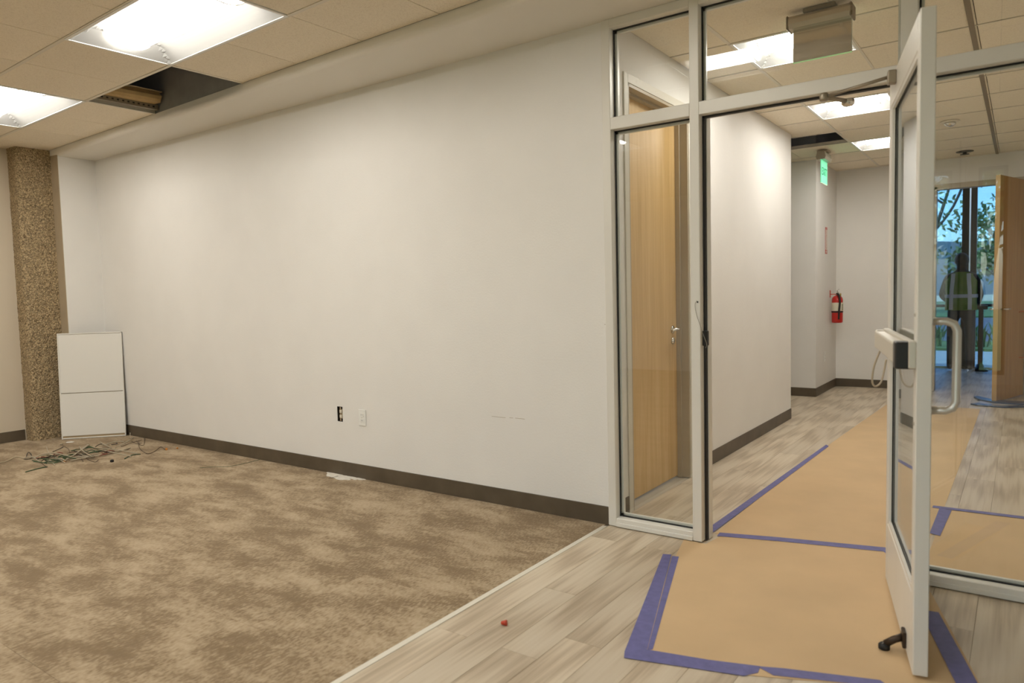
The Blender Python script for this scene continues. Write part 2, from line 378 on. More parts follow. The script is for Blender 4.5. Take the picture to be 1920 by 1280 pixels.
jy = {0: -1.436, 1: -.897, 2: -1.43}
for i in range(0, 17):
    x0 = .0 + i * PW; x1 = x0 + PW
    base = jy.get(i, -1.43 + (i * .47) % PL)
    k = -3
    while True:
        y0 = base + k * PL; y1 = y0 + PL; k += 1
        if y1 < -3.9: continue
        if y0 > 9.25: break
        quad_tile('plank', x0 + .0004, min(x1, 2.62) - .0004, y0 + .0004, min(y1, 9.28) - .0004, -.006, 0, M_plank, floor, .0006, cache)
bm = bmesh.new()
for i in range(13):                      # rest of the vinyl floor, away from the photograph's view
    for j in range(4): add_box(bm, 2.637 + i * PW, 2.637 + (i + 1) * PW - .0008, -3.9 + j * PL - (i * .47) % PL, -3.9 + (j + 1) * PL - (i * .47) % PL - .0008, -.006, 0)
for i in range(29):
    for j in range(3): add_box(bm, i * PW, (i + 1) * PW - .0008, -7.3 + j * PL, -7.3 + (j + 1) * PL - .0008, -.006, 0)
for i in range(20):
    for j in range(2): add_box(bm, -3 + i * .15, -3 + (i + 1) * .15 - .0008, YE + j * PL, YE + (j + 1) * PL - .0008, -.006, 0)
bm_obj('plank_field', bm, M_plank, floor, kind='stuff')
M_strip = mat('pale_metal_strip', (.80, .76, .66), .4, metal=.2)
box('transition_strip', -.026, .001, YF, -.035, -.004, .003, M_strip, floor, .0012)

# ---- ceilings
ceil = box('ceiling', XLEFT - .2, XR + .2, YF - .2, 9.5, TOP, TOP + .2, M_dark); ST(ceil, 'suspended ceiling of square beige tiles in a metal grid', 'ceiling')
GA, G0, YT, YS = -.0265, -3.7714, -.9217, -.4153
def G(u, v): return (u - GA * (v + 1), v + GA * (u + 3))
GR = math.atan(GA)
tcache = {}
def ceil_tile(u0, u1, v0, v1, z, rot, gap=.005):
    k = (round(u1 - u0, 3), round(v1 - v0, 3))
    if k not in tcache:
        bm = add_box(bmesh.new(), -k[0] / 2 + gap / 2, k[0] / 2 - gap / 2, -k[1] / 2 + .012, k[1] / 2 - .012, .003, .018, .0015)
        me = bpy.data.meshes.new('ceiling_tile'); bm.to_mesh(me); bm.free(); me.materials.append(M_tile); tcache[k] = me
    o = bpy.data.objects.new('ceiling_tile', tcache[k]); COL.objects.link(o); o.parent = ceil
    c = ((u0 + u1) / 2, (v0 + v1) / 2)
    if rot: c = G(*c); o.rotation_euler = (0, 0, GR)
    o.location = (c[0], c[1], z)
    return o
def tee(u0, u1, v, z, rot, w=.024, material=None, along='u'):
    L = u1 - u0
    bm = bmesh.new(); add_box(bm, -L / 2, L / 2, -w / 2, w / 2, 0, .004, .0008); add_box(bm, -L / 2, L / 2, -.0015, .0015, .004, .035)
    o = bm_obj('ceiling_tee', bm, material or M_tee, ceil)
    c = ((u0 + u1) / 2, v) if along == 'u' else (v, (u0 + u1) / 2)
    if rot: c = G(*c)
    o.location = (c[0], c[1], z); o.rotation_euler = (0, 0, (GR if rot else 0) + (math.pi / 2 if along == 'v' else 0))
    return o
# room ceiling
ks = range(-4, 14)
troffers = {(2, 0): 'a', (-2, 0): 'b', (6, 0): 'c', (10, 0): 'd'}
TROFF = []
TROFF = [(-2, 0), (2, 0), (6, 0), (-2, 3), (2, 3), (6, 3), (-2, 6), (6, 6)]  # far rows are unseen fixtures, most of them added to brighten the room
SHORT = {(6, 0)}                         # a square fixture
occupied = {(k + d, r_) for k, r_ in TROFF for d in (0, 1)} - {(k + 1, r_) for k, r_ in SHORT}
ULEFT = XLEFT - .0
for k in ks:
    u0 = max(G0 + k * T, ULEFT - .03); u1 = G0 + (k + 1) * T
    if u1 > XR: u1 = XR
    if u1 - u0 < .03: continue
    if k not in (0, 1): ceil_tile(u0, u1, YT, YS + .008, HC, True)      # cut row; the open bay is k = 0, 1
    for r_ in range(0, 11):
        v1 = YT - r_ * T; v0 = max(v1 - T, YF - .1)
        if (k, r_) in occupied: continue
        ceil_tile(u0, u1, v0, v1, HC, True)
for r_ in range(0, 11): tee(ULEFT - .05, XR + .05, YT - r_ * T, HC, True)
for k in range(-4, 14): pass
tee(YT, YS, G0, HC, True, along='v'); tee(YT, YS, G0 + 2 * T, HC, True, along='v')
# corridor ceiling grid
GX, GY = .372, .908
CTRO = [(0, 0), (0, 3), (0, 6)]
cocc = set(CTRO) | {(-1, 5)}
for i in range(-6, 4):
    for j in range(-2, 10):
        x0, x1, y0, y1 = GX + i * T, GX + (i + 1) * T, GY + j * T, GY + (j + 1) * T
        x1 = min(x1, 2.42); y0 = max(y0, .105); y1 = min(y1, YFAR)
        if i < -1:
            if j < 4 or j > 7: continue
            y0 = max(y0, YE); y1 = min(y1, YJ)
        if i == -1: x0 = CX if j < 4 else (XJ if j > 7 else x0)
        if x1 - x0 < .03 or y1 - y0 < .03 or (i, j) in cocc: continue
        ceil_tile(x0, x1, y0, y1, HC2, False)
for j in range(-1, 10):
    y = GY + j * T
    if y < YFAR: tee(CX if y < YE else (-3 if y < YJ else XJ), 2.42, y, HC2, False, .014)
tee(.11, YFAR, GX, HC2, False, .024, along='v')
tee(.11, YFAR, GX + T, HC2, False, .016, along='v')
box('ceiling_strip', 1.552, 1.58, .11, YFAR, HC2 - .002, HC2 + .012, M_brown, ceil)
box('vestibule_ceiling', .2, 2.5, YFAR + .12, 9.35, HC + .01, HC + .03, M_tile, ceil)
# soffit with a rounded lower nose
bm = bmesh.new()
def sf(x): return G(x, YS)[1]
R_ = .03
prof = [(0, HS), ] + [(R_ - R_ * math.sin(a) , HS + R_ - R_ * math.cos(a)) for a in [i * math.pi / 12 for i in range(7)]]
secs = []
for x in (XL - .33, 4.5):
    y = sf(x)
    pts = [(.0, HS)] + [(y + R_ - R_ * math.sin(a), HS + R_ - R_ * math.cos(a)) for a in [i * math.pi / 12 for i in range(7)]] + [(y, HC + .004), (0.0, HC + .004)]
    secs.append([bm.verts.new((x, p[0], p[1])) for p in pts])
n = len(secs[0])
for i in range(n): bm.faces.new((secs[0][i], secs[0][(i + 1) % n], secs[1][(i + 1) % n], secs[1][i]))
bm.faces.new(secs[0]); bm.faces.new(secs[1][::-1]); bmesh.ops.recalc_face_normals(bm, faces=bm.faces[:])
so = bm_obj('ceiling_soffit', bm, M_soffit); ST(so, 'dropped painted soffit with rounded edge above the long wall', 'soffit')
# what shows above the two open ceiling bays
p0 = G(G0 - 1.0, YS); p1 = G(G0 + 3.2, YS)
bm = add_prism(bmesh.new(), [(p0[0], p0[1] + .006), (p1[0], p1[1] + .006), (p1[0], p1[1] + .03), (p0[0], p0[1] + .03)], HC + .004, TOP)
o = bm_obj('soffit_backing_board', bm, M_gyp, so)
ch = empty('perforated_channel', (*G(G0 + .05, YT + .25), HC + .02), GR, 'perforated metal channel lying inside the open ceiling bay', 'channel')
boxes('web', [(-.018, .018, -.27, .25, 0, .003)], mat('galvanised', (.30, .26, .19), .5, metal=.6), ch, local=True)
boxes('flange', [(-.018, -.015, -.27, .25, .003, .035)], MATS['galvanised'], ch, local=True)
boxes('flange', [(.015, .018, -.27, .25, .003, .04)], MATS['galvanised'], ch, local=True)
bm = bmesh.new()
for i in range(13): add_box(bm, .0175, .0186, -.25 + i * .038, -.235 + i * .038, .014, .026)
bm_obj('slot', bm, M_black, ch, local=True, kind='stuff')
ins = empty('insulation_offcut', (*G(G0 + .10, YT + .30), HC + .055), GR, 'folded tan insulation offcut lying above the open ceiling bay', 'insulation')
M_ins = mat('tan_insulation_facing', (.52, .36, .16), .8, noise_amt=.12, nscale=18)
bm = bmesh.new(); prof = [(-.05, .0), (.03, 0), (.05, .02), (.055, .045), (.03, .075), (-.03, .08), (-.055, .05)]
a = [bm.verts.new((x, -.21, z)) for x, z in prof]; b_ = [bm.verts.new((x + .012, .17 + .012 * (i % 2), z + .004)) for i, (x, z) in enumerate(prof)]
bm.faces.new(a); bm.faces.new(b_[::-1])
for i in range(7): bm.faces.new((a[i], b_[i], b_[(i + 1) % 7], a[(i + 1) % 7]))
bmesh.ops.recalc_face_normals(bm, faces=bm.faces[:]); bm_obj('batt', bm, M_ins, ins, local=True)
box('paper_flap', -.05, .06, -.21, .19, .081, .086, mat('pale_paper', (.66, .52, .32), .8), ins, local=True)
du = empty('air_duct', (*G(G0 + .3, YT - .9), HC + .22), GR, 'dark metal air duct above the open ceiling bay', 'duct')
box('duct_body', -1.8, 3, -.9, .55, 0, .35, mat('duct_steel', (.10, .105, .12), .45, metal=.6), du, .01, local=True)
for i in range(5): box('duct_seam', -1.6 + i * 1.0, -1.57 + i * 1.0, -.91, .56, -.012, .362, MATS['duct_steel'], du, local=True)
hk = box('ceiling_hanger_bar', -.24, GX, GY + 5 * T + .40, GY + 5 * T + .44, HC2 + .10, HC2 + .13, MATS['galvanised'])
tag(hk, 'thin metal bar crossing the dark opening in the corridor ceiling', 'bar')

# ---- stone column
col_e = empty('stone_column', (-5.87, -.49, 0), label='rough exposed aggregate column between the beige wall and white return', cat='column', kind='structure')
bm = bmesh.new()
pathc = []
cx0, cx1, cy0, cy1, rr = XLEFT - .01, -5.80, -.635, -.325, .035
pathc += [(cx0 + (cx1 - rr - cx0) * i / 8, cy0) for i in range(8)]
pathc += [(cx1 - rr + rr * math.sin(a), cy0 + rr - rr * math.cos(a)) for a in [i * math.pi / 10 for i in range(6)]]
pathc += [(cx1, cy0 + rr + (cy1 - cy0 - rr) * i / 34) for i in range(1, 35)]
NZ = 270; zt = HC + .01
grid = []
for j in range(NZ + 1):
    z = zt * j / NZ; row = []
    for i, (x, y) in enumerate(pathc):
        p = Vector((x, y, z)); d, _ = noise.voronoi(p * 62)
        h = (.5 - min(d[0], .5)) * .012 + noise.noise(p * 18) * .004
        nrm = Vector((0, -1, 0)) if i < 8 else (Vector((1, 0, 0)) if i > 13 else Vector((math.sin((i - 8) * math.pi / 10), -math.cos((i - 8) * math.pi / 10), 0)))
        row.append(bm.verts.new(p + nrm * h))
    grid.append(row)
for j in range(NZ):
    for i in range(len(pathc) - 1): bm.faces.new((grid[j][i], grid[j][i + 1], grid[j + 1][i + 1], grid[j + 1][i]))
bm_obj('shaft', bm, M_agg, col_e)

# ------------------------------------------------------------------ troffer lights
def troffer_meshes(LX, lens):
    LY = .289; NXg, NYg = 44, 30; LE = LX - .094
    bm = bmesh.new(); g = []
    xs = [-LX + 2 * LX * i / NXg for i in range(NXg + 1)]; ys = [-LY + 2 * LY * i / NYg for i in range(NYg + 1)]
    def hgt(x, y):
        f = .085 * math.sin(math.pi / 2 * min((LY - abs(y)) / .15, 1)) ; e = .085 * min((LX - abs(x)) / .10, 1)
        return min(f, e)
    for x in xs: g.append([bm.verts.new((x, y, hgt(x, y) + .002)) for y in ys])
    for i in range(NXg):
        for j in range(NYg): bm.faces.new((g[i][j], g[i][j + 1], g[i + 1][j + 1], g[i + 1][j]))
    me1 = bpy.data.meshes.new('reflector'); bm.normal_update(); bm.to_mesh(me1); bm.free(); me1.materials.append(M_refl_w)
    bm = bmesh.new(); N = 14; A = []
    for s in (-LE, LE):
        A.append([bm.verts.new((s, -.135 + .27 * i / N, .086 - .076 * math.sqrt(max(0, 1 - (2 * i / N - 1) ** 2)))) for i in range(N + 1)])
    for i in range(N): bm.faces.new((A[0][i], A[0][i + 1], A[1][i + 1], A[1][i]))
    for a in A: bm.faces.new(a)
    bmesh.ops.recalc_face_normals(bm, faces=bm.faces[:])
    me2 = bpy.data.meshes.new('lens'); bm.to_mesh(me2); bm.free(); me2.materials.append(lens)
    for p in list(me1.polygons): p.use_smooth = False
    bm = bmesh.new()
    for s in (-1, 1):
        add_box(bm, -LX - .012, LX + .012, s * .297 - .009, s * .297 + .009, 0, .012); add_box(bm, s * (LX + .006) - .008, s * (LX + .006) + .008, -.29, .29, 0, .012)
    me3 = bpy.data.meshes.new('frame'); bm.to_mesh(me3); bm.free(); me3.materials.append(M_white)
    bm = bmesh.new()
    for s in (1,):
        pts = [Vector((s * (LE + .002), -.14 + .28 * i / N, .086 - .081 * math.sqrt(max(0, 1 - (2 * i / N - 1) ** 2)))) for i in range(N + 1)]
        add_tube(bm, pts, .004, 6)
    me4 = bpy.data.meshes.new('lens_rim'); bm.to_mesh(me4); bm.free(); me4.materials.append(M_white)
    return dict(reflector=me1, lens=me2, frame=me3, lens_rim=me4)
TM = troffer_meshes(.594, M_lens); TMS = troffer_meshes(.289, M_lens); TMC = troffer_meshes(.289, M_lens2)
def troffer(c, z, rz, label, group, TM=TM):
    e = empty('ceiling_light', (c[0], c[1], z), rz, label, 'ceiling light', group)
    for n_, me in TM.items():
        o = bpy.data.objects.new(n_, me); COL.objects.link(o); o.parent = e
        if n_ == 'lens_rim':
            o = bpy.data.objects.new(n_, me); COL.objects.link(o); o.parent = e; o.rotation_euler = (0, 0, math.pi)
for k, r_ in TROFF:
    sh = (k, r_) in SHORT
    c = G(G0 + (k + (.5 if sh else 1)) * T, YT - (r_ + .5) * T)
    if c[0] > XR - .6 or c[1] < YF + .3: continue
    lab = {(2, 0): 'lit white troffer light touching the corner of the open ceiling bay', (-2, 0): 'lit white troffer light near the stone column end of the ceiling',
           (6, 0): 'lit square troffer light above the glass door side of the room'}.get((k, r_), 'unseen lit white troffer light further into the carpeted room')
    troffer(c, HC - .002, GR, lab, 'room troffer lights', TMS if sh else TM)
for (i, j), lab in zip(CTRO, ('lit square troffer light above the mirrored exit sign in corridor', 'lit square troffer light over the middle of the corridor', 'lit square troffer light beside the dark opening at the corridor end')):
    troffer((GX + (i + .5) * T, GY + (j + .5) * T), HC2 - .002, 0, lab, 'corridor troffer lights', TMC)

# ------------------------------------------------------------------ aluminium glass partition
Y0, Y1, YG = -.015, .10, .042
part = empty('window_1', (0, 0, 0), label='pale aluminium glass partition with sidelight and transom panes around the door', cat='glass partition', kind='structure')
def mem(name, x0, x1, z0, z1, y0=Y0, y1=Y1): return box(name, x0, x1, y0, y1, z0, z1, M_alu, part, .0025)
ZT0, ZT1, ZH = 2.132, 2.195, 2.655
mem('jamb', 0, .048, .004, HS); mem('mullion', .482, .530, .004, HS); mem('mullion', 1.398, 1.462, .004, HS); mem('jamb', 2.37, 2.42, .004, HS)
for a, b_ in ((.048, .482), (.53, 1.398), (1.462, 2.37)):
    mem('head', a, b_, ZH, HS); mem('transom_bar', a, b_, ZT0, ZT1)
for a, b_ in ((.048, .482), (1.462, 2.37)):
    mem('sill', a, b_, .006, .05); box('sill_nosing', a, b_, Y0 - .006, Y0 + .004, .004, .026, M_alu, part, .002)
for a, b_, z0, z1 in ((.048, .482, .05, ZT0), (.048, .482, ZT1, ZH), (.53, 1.398, ZT1, ZH), (1.462, 2.37, .05, ZT0), (1.462, 2.37, ZT1, ZH)):
    box('pane', a - .004, b_ + .004, YG - .003, YG + .003, z0 - .004, z1 + .004, M_glass, part)
    g = .006
    boxes('gasket', [(a, a + g, YG - .012, YG - .004, z0, z1), (b_ - g, b_, YG - .012, YG - .004, z0, z1), (a, b_, YG - .012, YG - .004, z0, z0 + g), (a, b_, YG - .012, YG - .004, z1 - g, z1)], M_black, part)
    g = .016
    boxes('glazing_stop', [(a, a + g, YG + .004, YG + .02, z0, z1), (b_ - g, b_, YG + .004, YG + .02, z0, z1), (a, b_, YG + .004, YG + .02, z0, z0 + g), (a, b_, YG + .004, YG + .02, z1 - g, z1)], M_alu, part)
# door stops and the strike on the lock jamb
box('door_stop', .53, .545, .055, .1, .004, ZT0, M_alu, part); box('door_gasket', .53, .540, .030, .055, .004, ZT0, M_black, part)
box('door_stop', 1.385, 1.398, .055, .1, .004, ZT0, M_alu, part)
box('head_gasket', .53, 1.398, .03, .055, ZT0 - .008, ZT0, M_black, part)
box('strike_latch', .53, .552, .012, .045, 1.0, 1.075, M_black, part, .003)
bm = bmesh.new()
pts = [px(1307, 563, 'y', -.02), px(1303, 571, 'y', -.022), px(1306, 590, 'y', -.022), px(1313, 610, 'y', -.022), px(1319, 628, 'y', -.02), px(1325, 645, 'y', -.018), px(1323, 652, 'y', -.018)]
add_tube(bm, smooth_path(pts, 5), .0012, 6); bm_obj('strike_wire', bm, mat('thin_grey_wire', (.35, .32, .27), .5), part, smooth=True)
p = px(1308, 566, 'y', Y0); box('wire_hole', p.x - .004, p.x + .004, Y0 - .001, Y0 + .002, p.z - .004, p.z + .004, M_black, part)

# ------------------------------------------------------------------ glass entrance door, swung open
TH = .044
# local frame: +X from the leading edge to the hinge, +Y = push face normal (towards -x), Z up
ang = math.atan2(.974, -.228)
door = empty('door_1', (1.56, -.871, .012), ang, 'open aluminium framed glass door with push bar, held by kick stop', 'door', kind='structure')
DL, DHT = .862, 2.112
def dm(name, x0, x1, z0, z1, y0=-TH, y1=0, m_=M_alu, bev=.0025): return box(name, x0, x1, y0, y1, z0, z1, m_, door, bev, local=True)
dm('lock_stile', 0, .058, 0, DHT); dm('hinge_stile', DL - .062, DL, 0, DHT)
dm('bottom_rail', .058, DL - .062, 0, .255); dm('top_rail', .058, DL - .062, 2.0, DHT)
gx0, gx1, gz0, gz1 = .058, DL - .062, .255, 2.0
dm('pane', gx0 - .004, gx1 + .004, gz0 - .004, gz1 + .004, -.025, -.019, M_glass, 0)
def ringb(name, g, ya, yb, m_): boxes(name, [(gx0, gx0 + g, ya, yb, gz0, gz1), (gx1 - g, gx1, ya, yb, gz0, gz1), (gx0, gx1, ya, yb, gz0, gz0 + g), (gx0, gx1, ya, yb, gz1 - g, gz1)], m_, door, local=True)
ringb('gasket', .008, -.018, -.013, M_black); ringb('glazing_stop', .016, -.013, -.003, M_alu); ringb('glazing_stop', .016, -.04, -.026, M_alu); ringb('gasket', .008, -.031, -.026, M_black)
# push bar on the -x face (local +Y)
pb = box('push_bar', .06, .75, .020, .058, 1.010, 1.078, mat('bar_enamel', (.70, .66, .57), .35, metal=.3), door, .006, local=True, seg=2)
box('bar_case', .0, .80, .0, .022, 1.000, 1.088, MATS['bar_enamel'], door, .003, local=True)
box('bar_end_cap', .004, .062, .0, .060, .998, 1.086, mat('black_plastic', (.015, .014, .013), .4), door, .006, local=True, seg=2)
box('bar_end_cap', .745, .80, .0, .055, 1.004, 1.082, MATS['bar_enamel'], door, .006, local=True)
# pull handle on the other face (local -Y)
yb = -TH - .075
pth = [(.055, -TH, .862), (.055, yb + .03, .862), (.055, yb + .009, .871), (.055, yb, .892), (.055, yb, 1.01), (.055, yb, 1.118), (.055, yb + .009, 1.139), (.055, yb + .03, 1.148), (.055, -TH, 1.148)]
bm = bmesh.new(); add_tube(bm, pth, .0125, 12); bm_obj('pull_handle', bm, mat('handle_alu', (.70, .67, .62), .35, metal=.7), door, local=True, smooth=True)
for z in (1.17, .82, ): 
    bm = bmesh.new(); add_lathe(bm, [(.006, 0), (.006, .003), (.003, .0045)], (.03, 0, z), 10, 'y'); bm_obj('screw', bm, M_chrome, door, local=True)
# cable loop by the hinge
bm = bmesh.new(); add_tube(bm, smooth_path([(.79, .03, 1.005), (.80, .055, .93), (.83, .06, .86), (.855, .045, .835), (.87, .02, .86), (.868, .004, .95)], 6), .004, 8)
bm_obj('power_cable', bm, mat('beige_cable', (.50, .42, .31), .5), door, local=True, smooth=True)
# kick-down stop
ks_ = box('kick_stop', .155, .205, 0, .012, .012, .07, mat('brown_bronze', (.05, .032, .02), .4, metal=.5), door, .003, local=True)
bm = bmesh.new(); add_tube(bm, [(.18, .006, .045), (.18, .035, .030), (.18, .062, .010)], .013, 10); bm_obj('kick_arm', bm, MATS['brown_bronze'], door, local=True, smooth=True)
bm = bmesh.new(); add_lathe(bm, [(.012, -.010), (.019, -.007), (.019, .006), (.013, .012)], (.18, .066, .0), 14); bm_obj('kick_foot', bm, M_black, door, local=True, smooth=True)
# closer: bracket on the top rail, two arms to the header
box('closer_bracket', .62, .66, .0, .03, 2.05, 2.10, mat('closer_metal', (.36, .31, .24), .4, metal=.7), door, .003, local=True)
elbow = px(1545, 182, 'y', -.16); br = px(1678, 141, 'y', -.22); piv = px(1590, 190, 'y', .03)
piv.z = min(piv.z, ZT0 - .012)
for nm, a, b_, r in (('closer_rod', br, elbow, .007), ('closer_arm', elbow, piv, .010)):
    bm = bmesh.new(); add_tube(bm, [a, b_], r, 10); bm_obj(nm, bm, MATS['closer_metal'], door, smooth=True)
bm = bmesh.new(); add_lathe(bm, [(.016, -.016), (.018, -.01), (.018, .01), (.014, .016)], elbow, 14); bm_obj('closer_elbow', bm, MATS['closer_metal'], door, smooth=True)
bm = bmesh.new(); add_lathe(bm, [(.020, -.020), (.028, -.012), (.028, .006), (.02, .010)], (piv.x, piv.y, piv.z), 16); bm_obj('closer_pivot', bm, M_chrome, door, smooth=True)
boxes('pivot_plate', [(-.002 + DL - .05, DL + .004, -TH - .001, .001, DHT, DHT + .012)], M_chrome, door, local=True)

# ------------------------------------------------------------------ maple door in the corridor wall
d2 = empty('door_2', (CX, D0, 0), label='tall maple veneer door behind the sidelight glass', cat='door', kind='structure')
XS = CX - .078
box('slab', XS - .044, XS, D0 + .02, D1 - .02, .012, DH - .02, M_maple, d2, .001)
# hollow-metal frame: casing faces, reveals, stops
boxes('casing', [(CX, CX + .008, D0 - .05, D0, 0, DH + .05), (CX, CX + .008, D1, D1 + .05, 0, DH + .05), (CX, CX + .008, D0, D1, DH, DH + .05)], M_casing, d2, .001)
boxes('jamb_reveal', [(CX - .12, CX + .004, D0, D0 + .018, 0, DH), (CX - .12, CX + .004, D1 - .018, D1, 0, DH), (CX - .12, CX + .004, D0, D1, DH - .018, DH)], M_hm, d2)
boxes('door_stop', [(XS - .002, XS + .028, D0 + .018, D0 + .034, 0, DH - .018), (XS + .001, XS + .03, D1 - .034, D1 - .018, 0, DH - .018), (XS + .001, XS + .03, D0 + .018, D1 - .018, DH - .034, DH - .018)], M_hm, d2)
yl, zl = D1 - .10, 1.02
hd = bm_obj('lever_handle', add_lathe(bmesh.new(), [(.027, 0), (.027, .006), (.022, .010), (.010, .012), (.010, .05), (.006, .055)], (XS, yl, zl), 18, 'x'), M_chrome, d2, smooth=True)
bm = bmesh.new(); add_tube(bm, smooth_path([(XS + .048, yl, zl), (XS + .055, yl - .02, zl + .002), (XS + .055, yl - .06, zl + .002), (XS + .05, yl - .115, zl - .002)], 4), .008, 10); bm_obj('lever', bm, M_chrome, hd, smooth=True)
bm_obj('lock_cylinder', add_lathe(bmesh.new(), [(.024, 0), (.024, .008), (.014, .014)], (XS, yl, zl - .075), 16, 'x'), M_chrome, d2, smooth=True)

# ------------------------------------------------------------------ far wood door + frame at the corridor end
d3 = empty('door_3', (OX1 - .03, YFAR - .03, 0), label='amber wood door standing open at the corridor end', cat='door', kind='structure')
hx, hy, ex, ey = OX1 - .03, YFAR - .03, 1.60, 5.72
dv = Vector((ex - hx, ey - hy, 0)); ln = dv.length; dv.normalize(); nv = Vector((-dv.y, dv.x, 0))
def leafbox(name, t0, t1, n0, n1, z0, z1, m_):
    pts = [Vector((hx, hy, 0)) + dv * t + nv * nn for t, nn in ((t0, n0), (t1, n0), (t1, n1), (t0, n1))]
    return bm_obj(name, add_prism(bmesh.new(), pts, z0, z1), m_, d3)
leafbox('slab', 0, ln, -.022, .022, .012, OH - .02, M_oak)
leafbox('edge_band', ln, ln + .002, -.022, .022, .012, OH - .02, mat('edge_wood', (.50, .31, .12), .5))
boxes('door_frame', [(OX0, OX0 + .05, YFAR - .01, YFAR + .13, 0, OH), (OX1 - .03, OX1 + .02, YFAR - .01, YFAR + .13, 0, OH), (OX0, OX1, YFAR - .01, YFAR + .13, OH - .03, OH + .03)], M_hm, d3)
for z in (.25, 1.2, 2.2): leafbox('hinge', -.012, .012, -.034, -.022, z, z + .11, M_chrome)
bm = bmesh.new(); q = Vector((hx, hy, 0)) + dv * (ln - .07)
add_tube(bm, [q + nv * .024 + Vector((0, 0, 1.0)), q + nv * .075 + Vector((0, 0, 1.0)), q + nv * .075 - dv * .11 + Vector((0, 0, 1.0))], .009, 10); bm_obj('lever', bm, M_chrome, d3, smooth=True)
bm = bmesh.new(); add_tube(bm, [q - nv * .024 + Vector((0, 0, 1.0)), q - nv * .075 + Vector((0, 0, 1.0)), q - nv * .075 - dv * .11 + Vector((0, 0, 1.0))], .009, 10); bm_obj('lever', bm, M_chrome, d3, smooth=True)

# ------------------------------------------------------------------ exterior glazing at the vestibule end
YX = 9.3
ex_ = empty('window_2', (.3, YX, 0), label='dark framed glass entrance front looking out to the street', cat='glass front', kind='structure')
fr = [(.3, .36, 'jamb'), (.0 + 1.075, 1.165, 'mullion'), (1.185, 1.262, 'mullion'), (1.93, 2.0, 'mullion'), (2.36, 2.42, 'jamb')]
for a, b_, nm in fr: box(nm, a, b_, YX - .05, YX + .06, 0, HC + .01, M_bronze, ex_)
box('head', .3, 2.42, YX - .05, YX + .06, HC - .035, HC + .02, M_bronze, ex_); box('sill', .3, 2.42, YX - .05, YX + .06, -.01, .03, mat('sill_metal', (.35, .34, .32), .4, metal=.6), ex_)
for a, b_ in ((.36, 1.075), (1.262, 1.93), (2.0, 2.36)):
    box('pane', a, b_, YX - .004, YX + .004, .03, HC - .035, M_tint, ex_)
for a, b_ in ((.36, 1.075), (1.262, 1.93)):
    bm = bmesh.new(); add_tube(bm, [(a + .03, YX - .07, .955), (b_ - .03, YX - .07, .955)], .022, 10); bm_obj('push_rail', bm, M_bronze, ex_, smooth=True)
wa_ = box('wall_above_entrance', .2, 2.54, YX - .05, YX + .07, HC + .02, TOP, M_wall); ST(wa_, 'wall strip above the entrance glass', 'wall')

# ================================================================== OUTDOORS
def ground(name, x0, x1, y0, y1, z0, z1, m_, label, cat):
    o = box(name, x0, x1, y0, y1, z0, z1, m_); return ST(o, label, cat)
M_walk = mat('concrete_walk', (.42, .41, .38), .85, noise_amt=.08, nscale=3)
M_grass = mat('grass_green', (.10, .17, .035), .9, noise_amt=.3, nscale=9)
M_road = mat('asphalt', (.12, .12, .125), .9, noise_amt=.1, nscale=30)
ground('sidewalk', -25, 30, 9.46, 13.0, -.25, -.03, M_walk, 'pale concrete walk outside the entrance', 'sidewalk')
ground('planting_bed', -25, 30, 13.0, 15.2, -.25, .02, M_grass, 'green planting strip between walk and street', 'planting')
ground('street', -40, 45, 15.2, 30, -.25, -.05, M_road, 'grey asphalt street beyond the planting', 'street')
ground('far_lawn', -60, 70, 30, 60, -.25, .0, M_grass, 'lawn on the other side of the street', 'lawn')
ground('yard', -30, 30, -40, -7.5, -.25, -.03, M_grass, 'lawn behind the daylight windows', 'lawn')
bm = bmesh.new(); N = 40
a = [bm.verts.new((-90 + 190 * i / N, 95, 0)) for i in range(N + 1)]; b_ = [bm.verts.new((-90 + 190 * i / N, 108, 7 + 3.5 * noise.noise(Vector((i * .23, 0, 2))))) for i in range(N + 1)]
c_ = [bm.verts.new((-90 + 190 * i / N, 130, 0)) for i in range(N + 1)]
for i in range(N): bm.faces.new((a[i], a[i + 1], b_[i + 1], b_[i])); bm.faces.new((b_[i], b_[i + 1], c_[i + 1], c_[i]))
ST(bm_obj('hills', bm, mat('far_hill', (.12, .16, .15), .95), smooth=True), 'low blue green hills on the horizon', 'hills')

